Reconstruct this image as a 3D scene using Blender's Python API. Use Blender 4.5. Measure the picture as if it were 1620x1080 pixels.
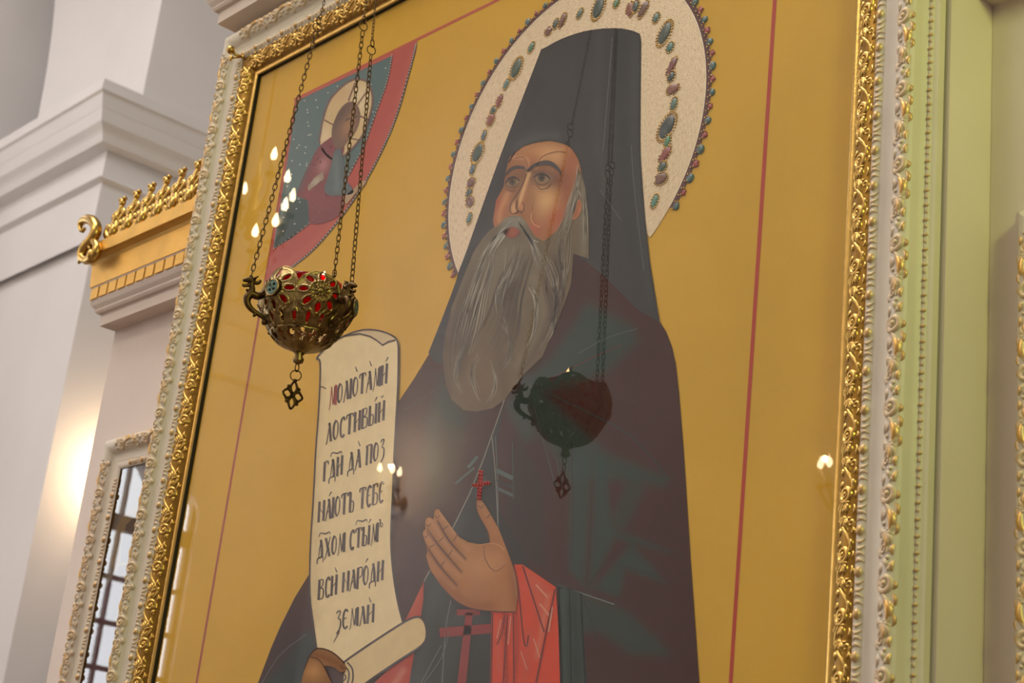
import bpy, math, random
import numpy as np
from mathutils import Matrix, Vector
from mathutils.geometry import delaunay_2d_cdt

for o in list(bpy.data.objects):
    bpy.data.objects.remove(o)
S = bpy.context.scene
COL = S.collection
random.seed(7)
RNG = np.random.default_rng(7)
PI = math.pi

# ------------------------------------------------------------------ camera
D = 1.5                        # metres from the lens to the plane of the painting
EYE = np.array([0.0, -D, 1.6])
FPX, YAW, PITCH, ROLL = 2635.65, -0.876153, 0.333391, 0.113139
_cy, _sy, _cp, _sp = math.cos(YAW), math.sin(YAW), math.cos(PITCH), math.sin(PITCH)
FWD = np.array([_sy * _cp, _cy * _cp, _sp])
_r0 = np.array([_cy, -_sy, 0.0]); _u0 = np.cross(_r0, FWD)
RGT = math.cos(ROLL) * _r0 + math.sin(ROLL) * _u0
UPV = -math.sin(ROLL) * _r0 + math.cos(ROLL) * _u0
cam = bpy.data.cameras.new('camera'); cam_o = bpy.data.objects.new('camera', cam); COL.objects.link(cam_o)
cam.sensor_fit = 'HORIZONTAL'; cam.sensor_width = 36.0; cam.lens = FPX / 1620 * 36.0
cam.clip_start = 0.05; cam.clip_end = 100
M4 = Matrix.Identity(4)
for i in range(3):
    M4[i][0] = RGT[i]; M4[i][1] = UPV[i]; M4[i][2] = -FWD[i]; M4[i][3] = EYE[i]
cam_o.matrix_world = M4
cam.dof.use_dof = True; cam.dof.focus_distance = 2.44; cam.dof.aperture_fstop = 10.0
S.camera = cam_o

# ------------------------------------------------------------------ light and exposure
S.view_settings.view_transform = 'Standard'; S.view_settings.look = 'None'
S.view_settings.gamma = 1.0; S.view_settings.use_curve_mapping = False
S.view_settings.exposure = 0.0
wld = bpy.data.worlds.new('sky'); S.world = wld; wld.use_nodes = True
bg = wld.node_tree.nodes['Background']
bg.inputs[0].default_value = (0.92, 0.96, 1.0, 1); bg.inputs[1].default_value = 9.0


def area(name, loc, target, sx, sy, power, color):
    l = bpy.data.lights.new(name, 'AREA'); l.shape = 'RECTANGLE'; l.size = sx; l.size_y = sy
    l.energy = power; l.color = color
    o = bpy.data.objects.new(name, l); COL.objects.link(o); o.location = loc
    o.rotation_euler = (Vector(target) - Vector(loc)).to_track_quat('-Z', 'Y').to_euler()
    return o


def bulb_light(name, loc, power, color, radius=0.03):
    l = bpy.data.lights.new(name, 'POINT'); l.energy = power; l.color = color; l.shadow_soft_size = radius
    o = bpy.data.objects.new(name, l); COL.objects.link(o); o.location = loc
    return o


area('overhead_fill', (-4.2, -2.2, 8.8), (-4.2, -1.2, 0), 5.0, 2.6, 325, (1.0, 0.96, 0.955))  # added overhead fill under the closed ceiling; no dome is built
area('icon_fill', (-3.2, -5.1, 6.6), (-2.4, 0, 2.2), 3.0, 2.2, 140, (1.0, 0.91, 0.72))  # added warm fill aimed at the icon; the wall behind has no opening
area('back_wall_fill', (-9.85, -2.9, 4.9), (-8.8, -5.26, 4.9), 0.8, 4.4, 62, (1.0, 0.95, 0.9)).data.spread = math.radians(95)  # added fill that brightens the back wall's left end, mirrored as haze in the glass
area('pier_fill', (-9.6, -0.6, 6.8), (-7.6, 2.6, 4.2), 1.4, 1.6, 22, (1.0, 0.97, 0.96))  # added fill to lift the pier; no clerestory is built
area('side_lamp', (0.75, -0.75, 3.15), (-0.9, 0.05, 2.75), 0.25, 0.5, 19, (0.82, 1.0, 0.24))


# ------------------------------------------------------------------ helpers


def lin(c):
    c = np.asarray(c, float) / 255.0
    return np.where(c <= 0.04045, c / 12.92, ((c + 0.055) / 1.055) ** 2.4)


def rays(px):
    px = np.asarray(px, float).reshape(-1, 2)
    return ((px[:, 0:1] - 810) / FPX) * RGT - ((px[:, 1:2] - 540) / FPX) * UPV + FWD


def on_plane(px, y=0.0):
    """points of the painting's drawing, traced from the photograph, on the upright plane at depth y (x, z)"""
    d = rays(px)
    return EYE + d / d[:, 1:2] * (y + D)


def mesh(name, verts, faces, mat, parent=None, col=None, smooth=False, loc=None):
    me = bpy.data.meshes.new(name)
    me.from_pydata([tuple(v) for v in np.asarray(verts, float)], [], [tuple(int(i) for i in f) for f in faces])
    if col is not None:
        a = me.color_attributes.new('Col', 'FLOAT_COLOR', 'POINT')
        c = np.asarray(col, float)
        if c.shape[1] == 3:
            c = np.hstack([c, np.ones((len(c), 1))])
        a.data.foreach_set('color', c.astype(np.float32).ravel())
    if smooth:
        me.polygons.foreach_set('use_smooth', [True] * len(me.polygons))
    me.materials.append(mat)
    o = bpy.data.objects.new(name, me); COL.objects.link(o)
    if parent is not None:
        o.parent = parent
    if loc is not None:
        o.location = loc
    return o


def dup(o, parent=None, loc=None, rot=None):
    c = o.copy(); COL.objects.link(c)
    if parent is not None:
        c.parent = parent
    if loc is not None:
        c.location = loc
    if rot is not None:
        c.rotation_euler = rot
    return c


def thing(name, label, cat, loc=(0, 0, 0), group=None):
    o = bpy.data.objects.new(name, None); COL.objects.link(o); o.location = loc
    o.empty_display_size = 0.1
    o['label'] = label; o['category'] = cat
    if group:
        o['group'] = group
    return o


def structure(o, label=None):
    o['kind'] = 'structure'
    if label:
        o['label'] = label
    return o


class MB:
    def __init__(s):
        s.v = []; s.f = []; s.c = []

    def add(s, v, f, c=None):
        n = len(s.v); s.v += [tuple(p) for p in v]; s.f += [tuple(i + n for i in q) for q in f]
        if c is not None:
            c = np.asarray(c, float)
            s.c += [tuple(c)] * len(v) if c.ndim == 1 else [tuple(q) for q in c]

    def box(s, a, b, c=None):
        x0, y0, z0 = a; x1, y1, z1 = b
        s.add([(x0, y0, z0), (x1, y0, z0), (x1, y1, z0), (x0, y1, z0), (x0, y0, z1), (x1, y0, z1), (x1, y1, z1), (x0, y1, z1)],
              [(0, 3, 2, 1), (4, 5, 6, 7), (0, 1, 5, 4), (1, 2, 6, 5), (2, 3, 7, 6), (3, 0, 4, 7)], c)

    def tube(s, pts, rad, n=8, c=None, closed=False, flat=1.0, caps=True):
        P = np.asarray(pts, float); m = len(P)
        R = np.full(m, rad) if np.isscalar(rad) else np.asarray(rad, float)
        T = np.zeros_like(P)
        if closed:
            T = np.roll(P, -1, 0) - np.roll(P, 1, 0)
        else:
            T[1:-1] = P[2:] - P[:-2]; T[0] = P[1] - P[0]; T[-1] = P[-1] - P[-2]
        T /= np.linalg.norm(T, axis=1, keepdims=True) + 1e-12
        ref = np.array([0, 0, 1.0]) if abs(T[0][2]) < 0.9 else np.array([1.0, 0, 0])
        nrm = np.cross(T[0], ref); nrm /= np.linalg.norm(nrm)
        v = []
        for i in range(m):
            nrm = nrm - T[i] * np.dot(nrm, T[i]); nrm /= np.linalg.norm(nrm) + 1e-12
            b = np.cross(T[i], nrm)
            for k in range(n):
                a = 2 * PI * k / n
                v.append(P[i] + R[i] * (math.cos(a) * nrm + flat * math.sin(a) * b))
        f = []
        for i in range(m if closed else m - 1):
            j = (i + 1) % m
            for k in range(n):
                k2 = (k + 1) % n
                f.append((i * n + k, i * n + k2, j * n + k2, j * n + k))
        if not closed and caps:
            f.append(tuple(range(n - 1, -1, -1))); f.append(tuple((m - 1) * n + k for k in range(n)))
        s.add(v, f, c)

    def lathe(s, prof, n=24, c=None, center=(0, 0, 0), axis='z'):
        v = []
        for r, z in prof:
            for k in range(n):
                a = 2 * PI * k / n
                p = (r * math.cos(a), r * math.sin(a), z)
                if axis == 'y':
                    p = (p[0], p[2], p[1])
                v.append((p[0] + center[0], p[1] + center[1], p[2] + center[2]))
        f = []
        for i in range(len(prof) - 1):
            for k in range(n):
                k2 = (k + 1) % n
                f.append((i * n + k, i * n + k2, (i + 1) * n + k2, (i + 1) * n + k))
        s.add(v, f, c)

    def ball(s, center, r, n=8, m=6, scale=(1, 1, 1), c=None):
        v = []
        for i in range(m + 1):
            t = PI * i / m
            for k in range(n):
                a = 2 * PI * k / n
                v.append((center[0] + r * scale[0] * math.sin(t) * math.cos(a), center[1] + r * scale[1] * math.sin(t) * math.sin(a), center[2] + r * scale[2] * math.cos(t)))
        f = [(i * n + k, (i + 1) * n + k, (i + 1) * n + (k + 1) % n, i * n + (k + 1) % n) for i in range(m) for k in range(n)]
        s.add(v, f, c)

    def build(s, name, mat, parent=None, smooth=False, loc=None):
        return mesh(name, s.v, s.f, mat, parent, s.c if len(s.c) == len(s.v) and s.c else None, smooth, loc)


# ------------------------------------------------------------------ materials
def mat(name, rgb=None, rough=0.6, metal=0.0, attr=False, noise=None, bump=None, alpha_metal=False, emis=None, spec=0.5, coat=0.0):
    m = bpy.data.materials.new(name); m.use_nodes = True
    nt = m.node_tree; b = nt.nodes['Principled BSDF']; L = nt.links.new
    b.inputs['Roughness'].default_value = rough; b.inputs['Metallic'].default_value = metal
    b.inputs['Specular IOR Level'].default_value = spec
    b.inputs['Coat Weight'].default_value = coat
    src = None
    if attr:
        a = nt.nodes.new('ShaderNodeVertexColor'); a.layer_name = 'Col'; src = a.outputs['Color']
        if alpha_metal:
            L(a.outputs['Alpha'], b.inputs['Metallic'])
            mr = nt.nodes.new('ShaderNodeMapRange'); mr.inputs[3].default_value = 0.6; mr.inputs[4].default_value = 0.3
            L(a.outputs['Alpha'], mr.inputs[0]); L(mr.outputs[0], b.inputs['Roughness'])
    else:
        b.inputs['Base Color'].default_value = (*lin(rgb), 1)
    tc = nt.nodes.new('ShaderNodeTexCoord')
    if noise:
        sc, lo, hi = noise
        n = nt.nodes.new('ShaderNodeTexNoise'); n.inputs['Scale'].default_value = sc; n.inputs['Detail'].default_value = 4
        L(tc.outputs['Object'], n.inputs['Vector'])
        mr = nt.nodes.new('ShaderNodeMapRange'); mr.inputs[1].default_value = 0.3; mr.inputs[2].default_value = 0.7
        mr.inputs[3].default_value = lo; mr.inputs[4].default_value = hi
        L(n.outputs['Fac'], mr.inputs[0])
        mx = nt.nodes.new('ShaderNodeMix'); mx.data_type = 'RGBA'; mx.blend_type = 'MULTIPLY'; mx.inputs[0].default_value = 1
        if src is not None:
            L(src, mx.inputs[6])
        else:
            mx.inputs[6].default_value = (*lin(rgb), 1)
        L(mr.outputs[0], mx.inputs[7]); src = mx.outputs[2]
    if src is not None:
        L(src, b.inputs['Base Color'])
    if bump:
        sc, st, kind = bump
        if kind == 'weave':
            w1 = nt.nodes.new('ShaderNodeTexWave'); w1.bands_direction = 'X'; w2 = nt.nodes.new('ShaderNodeTexWave'); w2.bands_direction = 'Z'
            ad = nt.nodes.new('ShaderNodeMath'); ad.operation = 'ADD'
            for w in (w1, w2):
                w.inputs['Scale'].default_value = sc; w.inputs['Distortion'].default_value = 0.6; w.inputs['Detail'].default_value = 1
                L(tc.outputs['Object'], w.inputs['Vector'])
            L(w1.outputs['Fac'], ad.inputs[0]); L(w2.outputs['Fac'], ad.inputs[1]); h = ad.outputs[0]
        else:
            n = nt.nodes.new('ShaderNodeTexNoise'); n.inputs['Scale'].default_value = sc; n.inputs['Detail'].default_value = 5
            L(tc.outputs['Object'], n.inputs['Vector']); h = n.outputs['Fac']
        bp = nt.nodes.new('ShaderNodeBump'); bp.inputs['Strength'].default_value = st; bp.inputs['Distance'].default_value = 0.002
        L(h, bp.inputs['Height']); L(bp.outputs[0], b.inputs['Normal'])
    if emis:
        b.inputs['Emission Color'].default_value = (*emis[0], 1); b.inputs['Emission Strength'].default_value = emis[1]
    return m


M_PAINT = mat('painted_cloth', attr=True, rough=0.85, noise=(40, 0.95, 1.04), spec=0.15)
M_CLOTH = mat('gold_cloth', (208, 162, 52), rough=0.8, noise=(5, 0.94, 1.05), spec=0.15)
M_LINE = mat('embroidery_thread', attr=True, rough=0.7, spec=0.25)
M_STONE = mat('polished_stone', attr=True, rough=0.35, noise=(90, 0.75, 1.15), spec=0.5)
M_GOLD = mat('gilding', (206, 168, 92), rough=0.27, metal=1.0, noise=(60, 0.85, 1.05), bump=(300, 0.15, 'noise'))
M_GOLDBOLE = mat('dark_gilding', (150, 112, 46), rough=0.4, metal=0.9, noise=(80, 0.7, 1.05))
M_GOLDLEAF = mat('matt_gold_leaf', (226, 182, 96), rough=0.42, metal=0.85, noise=(14, 0.86, 1.08), bump=(60, 0.3, 'noise'))
M_CREAM = mat('cream_paint', (209, 197, 178), rough=0.5, noise=(12, 0.95, 1.03))
M_CARVE = mat('cream_and_gold_carving', attr=True, alpha_metal=True, noise=(120, 0.85, 1.08))
M_SCREEN = mat('screen_paint', (217, 201, 190), rough=0.6, noise=(6, 0.97, 1.02))
M_WALL = mat('white_plaster', (228, 224, 223), rough=0.9, noise=(1.2, 0.95, 1.02), bump=(8, 0.1, 'noise'), spec=0.1)
M_FLOOR = mat('stone_floor', (120, 100, 82), rough=0.4, noise=(2, 0.8, 1.1))
M_BLACK = mat('dark_rebate', (28, 24, 22), rough=0.7)
M_BRASS = mat('aged_brass', (158, 134, 86), rough=0.34, metal=1.0, noise=(140, 0.5, 1.15), bump=(400, 0.25, 'noise'))
M_BRONZE = mat('dark_bronze', (96, 74, 44), rough=0.42, metal=1.0, noise=(90, 0.6, 1.15), bump=(500, 0.2, 'noise'))
M_ENAMEL = mat('verdigris_enamel', (88, 118, 112), rough=0.45, metal=0.3, noise=(300, 0.7, 1.1))
M_FLAME = mat('flame', (255, 200, 120), emis=((1.0, 0.62, 0.25), 30.0))
M_BULB = mat('lit_candle_bulb', (255, 220, 170), emis=((1.0, 0.78, 0.48), 30.0))
M_CANDLE = mat('candle_tube', (236, 226, 204), rough=0.5)
M_CRYSTAL = mat('amber_crystal', (226, 196, 130), rough=0.08, metal=0.5)
M_MULLION = mat('window_bar', (150, 140, 130), rough=0.5)


def schlick(nt, f0):
    """two-surface pane reflectance from the viewing angle"""
    L = nt.links.new
    lw = nt.nodes.new('ShaderNodeLayerWeight'); lw.inputs[0].default_value = 0.5
    p = nt.nodes.new('ShaderNodeMath'); p.operation = 'POWER'; p.inputs[1].default_value = 5; L(lw.outputs['Facing'], p.inputs[0])
    m = nt.nodes.new('ShaderNodeMath'); m.operation = 'MULTIPLY_ADD'; m.inputs[1].default_value = 1 - f0; m.inputs[2].default_value = f0; L(p.outputs[0], m.inputs[0])
    return m.outputs[0]


def glass_material(name, tint=(1, 1, 1), f0=0.05):
    m = bpy.data.materials.new(name); m.use_nodes = True; nt = m.node_tree; L = nt.links.new
    for n in list(nt.nodes):
        nt.nodes.remove(n)
    out = nt.nodes.new('ShaderNodeOutputMaterial'); mix = nt.nodes.new('ShaderNodeMixShader')
    tr = nt.nodes.new('ShaderNodeBsdfTransparent'); gl = nt.nodes.new('ShaderNodeBsdfGlossy')
    tr.inputs[0].default_value = (*tint, 1); gl.inputs['Roughness'].default_value = 0.004
    L(schlick(nt, f0), mix.inputs[0]); L(tr.outputs[0], mix.inputs[1]); L(gl.outputs[0], mix.inputs[2]); L(mix.outputs[0], out.inputs[0])
    return m


M_GLASS = glass_material('picture_glass')


def red_glass():
    m = bpy.data.materials.new('ruby_glass'); m.use_nodes = True; nt = m.node_tree; L = nt.links.new
    for n in list(nt.nodes):
        nt.nodes.remove(n)
    out = nt.nodes.new('ShaderNodeOutputMaterial'); mix = nt.nodes.new('ShaderNodeMixShader'); mix2 = nt.nodes.new('ShaderNodeMixShader')
    tl = nt.nodes.new('ShaderNodeBsdfTranslucent'); tr = nt.nodes.new('ShaderNodeBsdfTransparent'); gl = nt.nodes.new('ShaderNodeBsdfGlossy')
    tl.inputs[0].default_value = (0.5, 0.012, 0.01, 1); tr.inputs[0].default_value = (0.5, 0.015, 0.012, 1); gl.inputs['Roughness'].default_value = 0.05
    mix.inputs[0].default_value = 0.45
    L(tl.outputs[0], mix.inputs[1]); L(tr.outputs[0], mix.inputs[2])
    L(schlick(nt, 0.06), mix2.inputs[0]); L(mix.outputs[0], mix2.inputs[1]); L(gl.outputs[0], mix2.inputs[2]); L(mix2.outputs[0], out.inputs[0])
    return m


M_RUBY = red_glass()


def halo_material(cx, cz):
    m = bpy.data.materials.new('silver_thread'); m.use_nodes = True; nt = m.node_tree; L = nt.links.new
    b = nt.nodes['Principled BSDF']; b.inputs['Roughness'].default_value = 0.5; b.inputs['Metallic'].default_value = 0.25
    g = nt.nodes.new('ShaderNodeNewGeometry'); sx = nt.nodes.new('ShaderNodeSeparateXYZ'); L(g.outputs['Position'], sx.inputs[0])

    def mth(op, a, bb=None):
        n = nt.nodes.new('ShaderNodeMath'); n.operation = op
        for i, q in enumerate((a, bb)):
            if q is None:
                continue
            if isinstance(q, (int, float)):
                n.inputs[i].default_value = q
            else:
                L(q, n.inputs[i])
        return n.outputs[0]
    dx = mth('SUBTRACT', sx.outputs[0], cx); dz = mth('SUBTRACT', sx.outputs[2], cz)
    rad = mth('SQRT', mth('ADD', mth('MULTIPLY', dx, dx), mth('MULTIPLY', dz, dz))); ang = mth('ARCTAN2', dz, dx)
    cb = nt.nodes.new('ShaderNodeCombineXYZ'); L(mth('MULTIPLY', rad, 700), cb.inputs[0]); L(mth('MULTIPLY', ang, 26), cb.inputs[1])
    n = nt.nodes.new('ShaderNodeTexNoise'); n.inputs['Scale'].default_value = 1; n.inputs['Detail'].default_value = 3; L(cb.outputs[0], n.inputs['Vector'])
    cb2 = nt.nodes.new('ShaderNodeCombineXYZ'); L(mth('MULTIPLY', rad, 520), cb2.inputs[0]); L(mth('MULTIPLY', ang, 90), cb2.inputs[1])
    n2 = nt.nodes.new('ShaderNodeTexNoise'); n2.inputs['Scale'].default_value = 1; n2.inputs['Detail'].default_value = 1; L(cb2.outputs[0], n2.inputs['Vector'])
    rp = nt.nodes.new('ShaderNodeValToRGB'); L(n.outputs['Fac'], rp.inputs[0])
    e = rp.color_ramp.elements
    e[0].position = 0.24; e[0].color = (*lin((150, 118, 84)), 1); e[1].position = 0.40; e[1].color = (*lin((206, 182, 148)), 1)
    k = e.new(0.7); k.color = (*lin((226, 206, 176)), 1)
    L(rp.outputs[0], b.inputs['Base Color'])
    bp = nt.nodes.new('ShaderNodeBump'); bp.inputs['Strength'].default_value = 0.45; bp.inputs['Distance'].default_value = 0.001
    L(n2.outputs['Fac'], bp.inputs['Height']); L(bp.outputs[0], b.inputs['Normal'])
    return m


# ------------------------------------------------------------------ the church round the icon (structure)
XL = -10.10                    # nave side wall
YS = -5.26                     # opposite wall
XR = 3.2
YF = 3.9                       # front of the pier beyond the screen


def sbox(name, a, b, m=M_WALL):
    k = MB(); k.box(a, b); return structure(k.build(name, m))


sbox('floor', (-14, -10, -0.2), (XR + 0.5, 8, 0), M_FLOOR)
sbox('ceiling', (-14, -10, 9.2), (XR + 0.5, 8, 9.4))
sbox('wall_right', (XR, -10, 0), (XR + 0.3, 8, 9.2))
sbox('wall_side', (-10.35, 4.0, 0), (-10.2, 7.5, 9.2))
sbox('wall_front', (XL - 1, 7.4, 0), (XR, 7.7, 9.2))
# opposite wall, solid; the light from its side is an added fill
sbox('wall_back', (XL - 0.6, YS - 0.4, 0), (XR, YS, 9.2))
# side wall, with two tall narrow windows seen only in the glass
WIN = [(-4.28, -3.88), (-3.74, -3.04), (-1.5, -0.9)]
WZ0, WZ1, WR = 2.1, 3.83, 0.27


def wall_left():
    k = MB(); x0, x1 = XL - 0.12, XL
    ys = [YS - 0.4] + [q for w in WIN for q in w] + [YF]
    for i in range(0, len(ys), 2):
        k.box((x0, ys[i], 0), (x1, ys[i + 1], 9.2))
    for a, b in WIN:
        k.box((x0, a, 0), (x1, b, WZ0)); k.box((x0, a, 4.6), (x1, b, 9.2))
        # round head: a strip of wedge blocks between the arch and the wall over it
        n = 12; r = (b - a) / 2; c = (a + b) / 2
        for q in range(n):
            t0, t1 = PI * q / n, PI * (q + 1) / n
            p = [(c + r * math.cos(t), 4.0 + r * math.sin(t)) for t in (t0, t1)]
            v = [(x, y, z) for x in (x0, x1) for y, z in (p[0], p[1], (p[1][0], 4.6), (p[0][0], 4.6))]
            k.add(v, [(0, 1, 2, 3), (7, 6, 5, 4), (0, 4, 5, 1), (1, 5, 6, 2), (2, 6, 7, 3), (3, 7, 4, 0)])
    structure(k.build('wall_left', M_WALL))
    for i, (a, b) in enumerate(WIN):
        w = MB(); x = XL - 0.10
        w.box((x, a, WZ0), (x + 0.05, a + 0.03, 4.3)); w.box((x, b - 0.03, WZ0), (x + 0.05, b, 4.3))
        for q in (.18, .42):
            w.box((x, a + q - 0.012, WZ0), (x + 0.04, a + q + 0.012, 4.3))
        w.box((x, a, 3.80), (x + 0.05, b, 3.91))
        z = 3.80 - 0.30
        while z > WZ0:
            w.box((x, a, z - 0.03), (x + 0.05, b, z)); z -= 0.30
        structure(w.build('window_%d' % (i + 1), M_MULLION))


wall_left()

# pier beyond the left end of the icon screen, with its cornice
PX, PY = -5.71324 * D, (2.6 - 1) * D        # shaft corner
XIN = -6.735 * D


def pier():
    k = MB(); k.box((XIN - 0.3, PY, 0), (PX, 7.4, 1.6 + 2.88 * D)); structure(k.build('wall_pier', M_WALL))
    prof = [(0.03, 2.30), (0.03, 2.545), (0.055, 2.556), (0.0387, 2.566), (0.0387, 2.675), (0.089, 2.684), (0.100, 2.712), (0.108, 2.724),
            (0.128, 2.745), (0.1407, 2.79), (0.144, 2.797), (0.157, 2.838), (0.160, 2.845), (0.1702, 2.852), (0.1702, 2.897), (-0.25, 2.905)]
    # run: along the side wall (towards the viewer), the pier's front, the pier's flank
    v = []; f = []
    n = len(prof)
    for dlt, z in prof:
        d = dlt * D; zz = 1.6 + z * D
        v += [(XIN + d, -7, zz), (XIN + d, PY - d, zz), (PX + d, PY - d, zz), (PX + d, PY + 3.2, zz)]
    for i in range(n - 1):
        for j in range(3):
            f.append((i * 4 + j, i * 4 + j + 1, i * 4 + 4 + j + 1, i * 4 + 4 + j))
    structure(mesh('trim_1', v, f, M_WALL))
    # upper wall: set back behind the cornice, an arch springing to the left
    k = MB(); zt = 9.2; zb = 1.6 + 2.9 * D
    xr = PX + 0.215; yfu = PY + 0.02
    k.box((PX - 0.42, yfu, zb), (xr, PY + 3.2, zt))
    structure(k.build('wall_upper', M_WALL))
    # arch face with a curved left edge
    pts = [(PX - 0.40, zb), (PX - 0.40, zt)]
    arc = []
    for i in range(15):
        t = i / 14
        arc.append((PX - 1.02 - 1.5 * (1 - math.cos(t * 1.35)) * 0.55, zb + 1.9 * math.sin(t * 1.35)))
    v = [(x, yfu - 0.10, z) for x, z in arc] + [(PX - 0.40, yfu + 0.10, z) for x, z in arc]
    m = len(arc)
    f = [(i, m + i, m + i + 1, i + 1) for i in range(m - 1)]
    n0 = len(v)
    v += [(x - 0.05, yfu + 1.2, z) for x, z in arc]
    f += [(i, i + 1, n0 + i + 1, n0 + i) for i in range(m - 1)]
    structure(mesh('wall_arch', v, f, M_WALL))
    k = MB(); k.box((XIN - 0.6, yfu + 0.9, zb - 0.2), (PX - 0.3, yfu + 1.1, zt)); structure(k.build('wall_recess', M_WALL))


pier()


# ------------------------------------------------------------------ icon screen: three bays
XC = -1.287 * D
BX0, BX1 = -1.877 * D, -0.697 * D           # centre bay
YB = 0.061 * D                              # face of the side bays
LX0 = -2.195 * D                            # far left end of the left bay
RX1 = 2 * XC - LX0
ZL, ZC = 2.7462, 3.2942                     # undersides of the two entablatures
ENT = [(0, 0), (0, 27), (8, 28), (12, 33), (12, 37), (19, 45), (21.5, 50), (23, 53), (23, 57), (23, 83), (26, 85), (26, 88), (28, 88), (31, 140), (36, 146), (46, 150), (54, 150), (55, 152), (55, 176), (55, 178)]


def entablature(parent, x0, x1, y0, z0, leftend, rightend, ydeep):
    """stacked mouldings along the top of a bay, returned round each free end"""
    def strip(name, i0, i1, m):
        v = []; f = []
        for d, h in ENT[i0:i1 + 1]:
            d /= 1000.; z = z0 + h / 1000.
            xa = x0 - d if leftend else x0; xb = x1 + d if rightend else x1
            v += [(xa, ydeep, z), (xa, y0 - d, z), (xb, y0 - d, z), (xb, ydeep, z)]
        n = i1 - i0 + 1
        for i in range(n - 1):
            for j in range(3):
                f.append((i * 4 + j, i * 4 + j + 1, i * 4 + 5 + j, i * 4 + 4 + j))
        f.append((0, 3, 2, 1)); f.append(((n - 1) * 4, (n - 1) * 4 + 1, (n - 1) * 4 + 2, (n - 1) * 4 + 3))
        return mesh(name, v, f, m, parent)
    strip('architrave', 0, 1, M_SCREEN); strip('bed_moulding', 1, 8, M_SCREEN)
    strip('dentil_band', 8, 11, M_SCREEN); strip('gold_frieze', 11, 13, M_GOLDLEAF)
    strip('cove_moulding', 13, 17, M_GOLDLEAF); strip('gold_top_moulding', 17, 19, M_GOLDLEAF)
    k = MB(); k.box((-0.0165, -0.004, 0), (0.0165, 0.002, 0.0255), None)
    first = None; x = x0 + (0.004 if not leftend else -0.020) + 0.018
    pitch = 0.0405
    while x + 0.017 < x1 + 0.02:
        if first is None:
            first = k.build('dentil', M_GOLDLEAF, parent, loc=(x, y0 - 0.023, z0 + 0.0573))
        else:
            dup(first, parent, (x, y0 - 0.023, z0 + 0.0573))
        x += pitch
    if leftend:
        c = dup(first, parent, (x0 - 0.023, y0 - 0.004, z0 + 0.0573), (0, 0, -PI / 2))
    return first


def bay(label, x0, x1, yf, zt, le, re, ent_y, deep):
    t = thing('icon_screen_bay', label, 'screen', ((x0 + x1) / 2, deep, 0))
    t.location = (0, 0, 0)
    k = MB(); k.box((x0, yf, 0), (x1, deep, zt + 0.001)); k.build('panel', M_SCREEN, t)
    entablature(t, x0, x1, ent_y, zt, le, re, deep)
    return t


bayC = bay('centre bay of the white icon screen, framing the big monk icon', BX0, BX1, 0.004, ZC, True, True, (0.9685 - 1) * D, 0.6)
bayL = bay('left bay of the screen with gold cornice, beyond the big icon', LX0, BX0 - 0.0005, YB, ZL, True, False, 0.0346 * D, 0.599)
bayR = bay('right bay of the screen, greenish panel right of the big icon', BX1 + 0.0005, RX1, YB, ZL, False, True, 0.0346 * D, 0.599)

# ------------------------------------------------------------------ carved ornament (relief strokes laid on a moulding)
# moulding profile: u outward from the sight edge, h toward the room (metres)
PG = [(.0112, .0102), (.014, .0135), (.020, .0185), (.028, .0222), (.036, .0238), (.043, .0236), (.0455, .0228)]
PLIP = [(0, .0078), (.0015, .0100), (.004, .0112), (.008, .0118), (.0105, .011), (.0115, .0105)]
PWH = [(.0455, .0228), (.0475, .0245), (.052, .0268), (.057, .0268), (.0615, .0250), (.063, .0258), (.066, .0252), (.071, .0246), (.077, .0255), (.082, .0280), (.0835, .0300),
       (.088, .0335), (.094, .0372), (.101, .0390), (.107, .0380), (.1115, .0345), (.1125, .0325), (.114, .025), (.1165, .0185), (.1195, .0155), (.1205, .0165), (.1235, .0155), (.1245, .0130), (.1255, .0125), (.129, .0115), (.1305, .0105), (.131, 0)]


def prof_at(P, u):
    P = np.asarray(P); h = np.interp(u, P[:, 0], P[:, 1])
    e = 0.0008
    dh = (np.interp(u + e, P[:, 0], P[:, 1]) - np.interp(u - e, P[:, 0], P[:, 1])) / (2 * e)
    return h, dh


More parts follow.
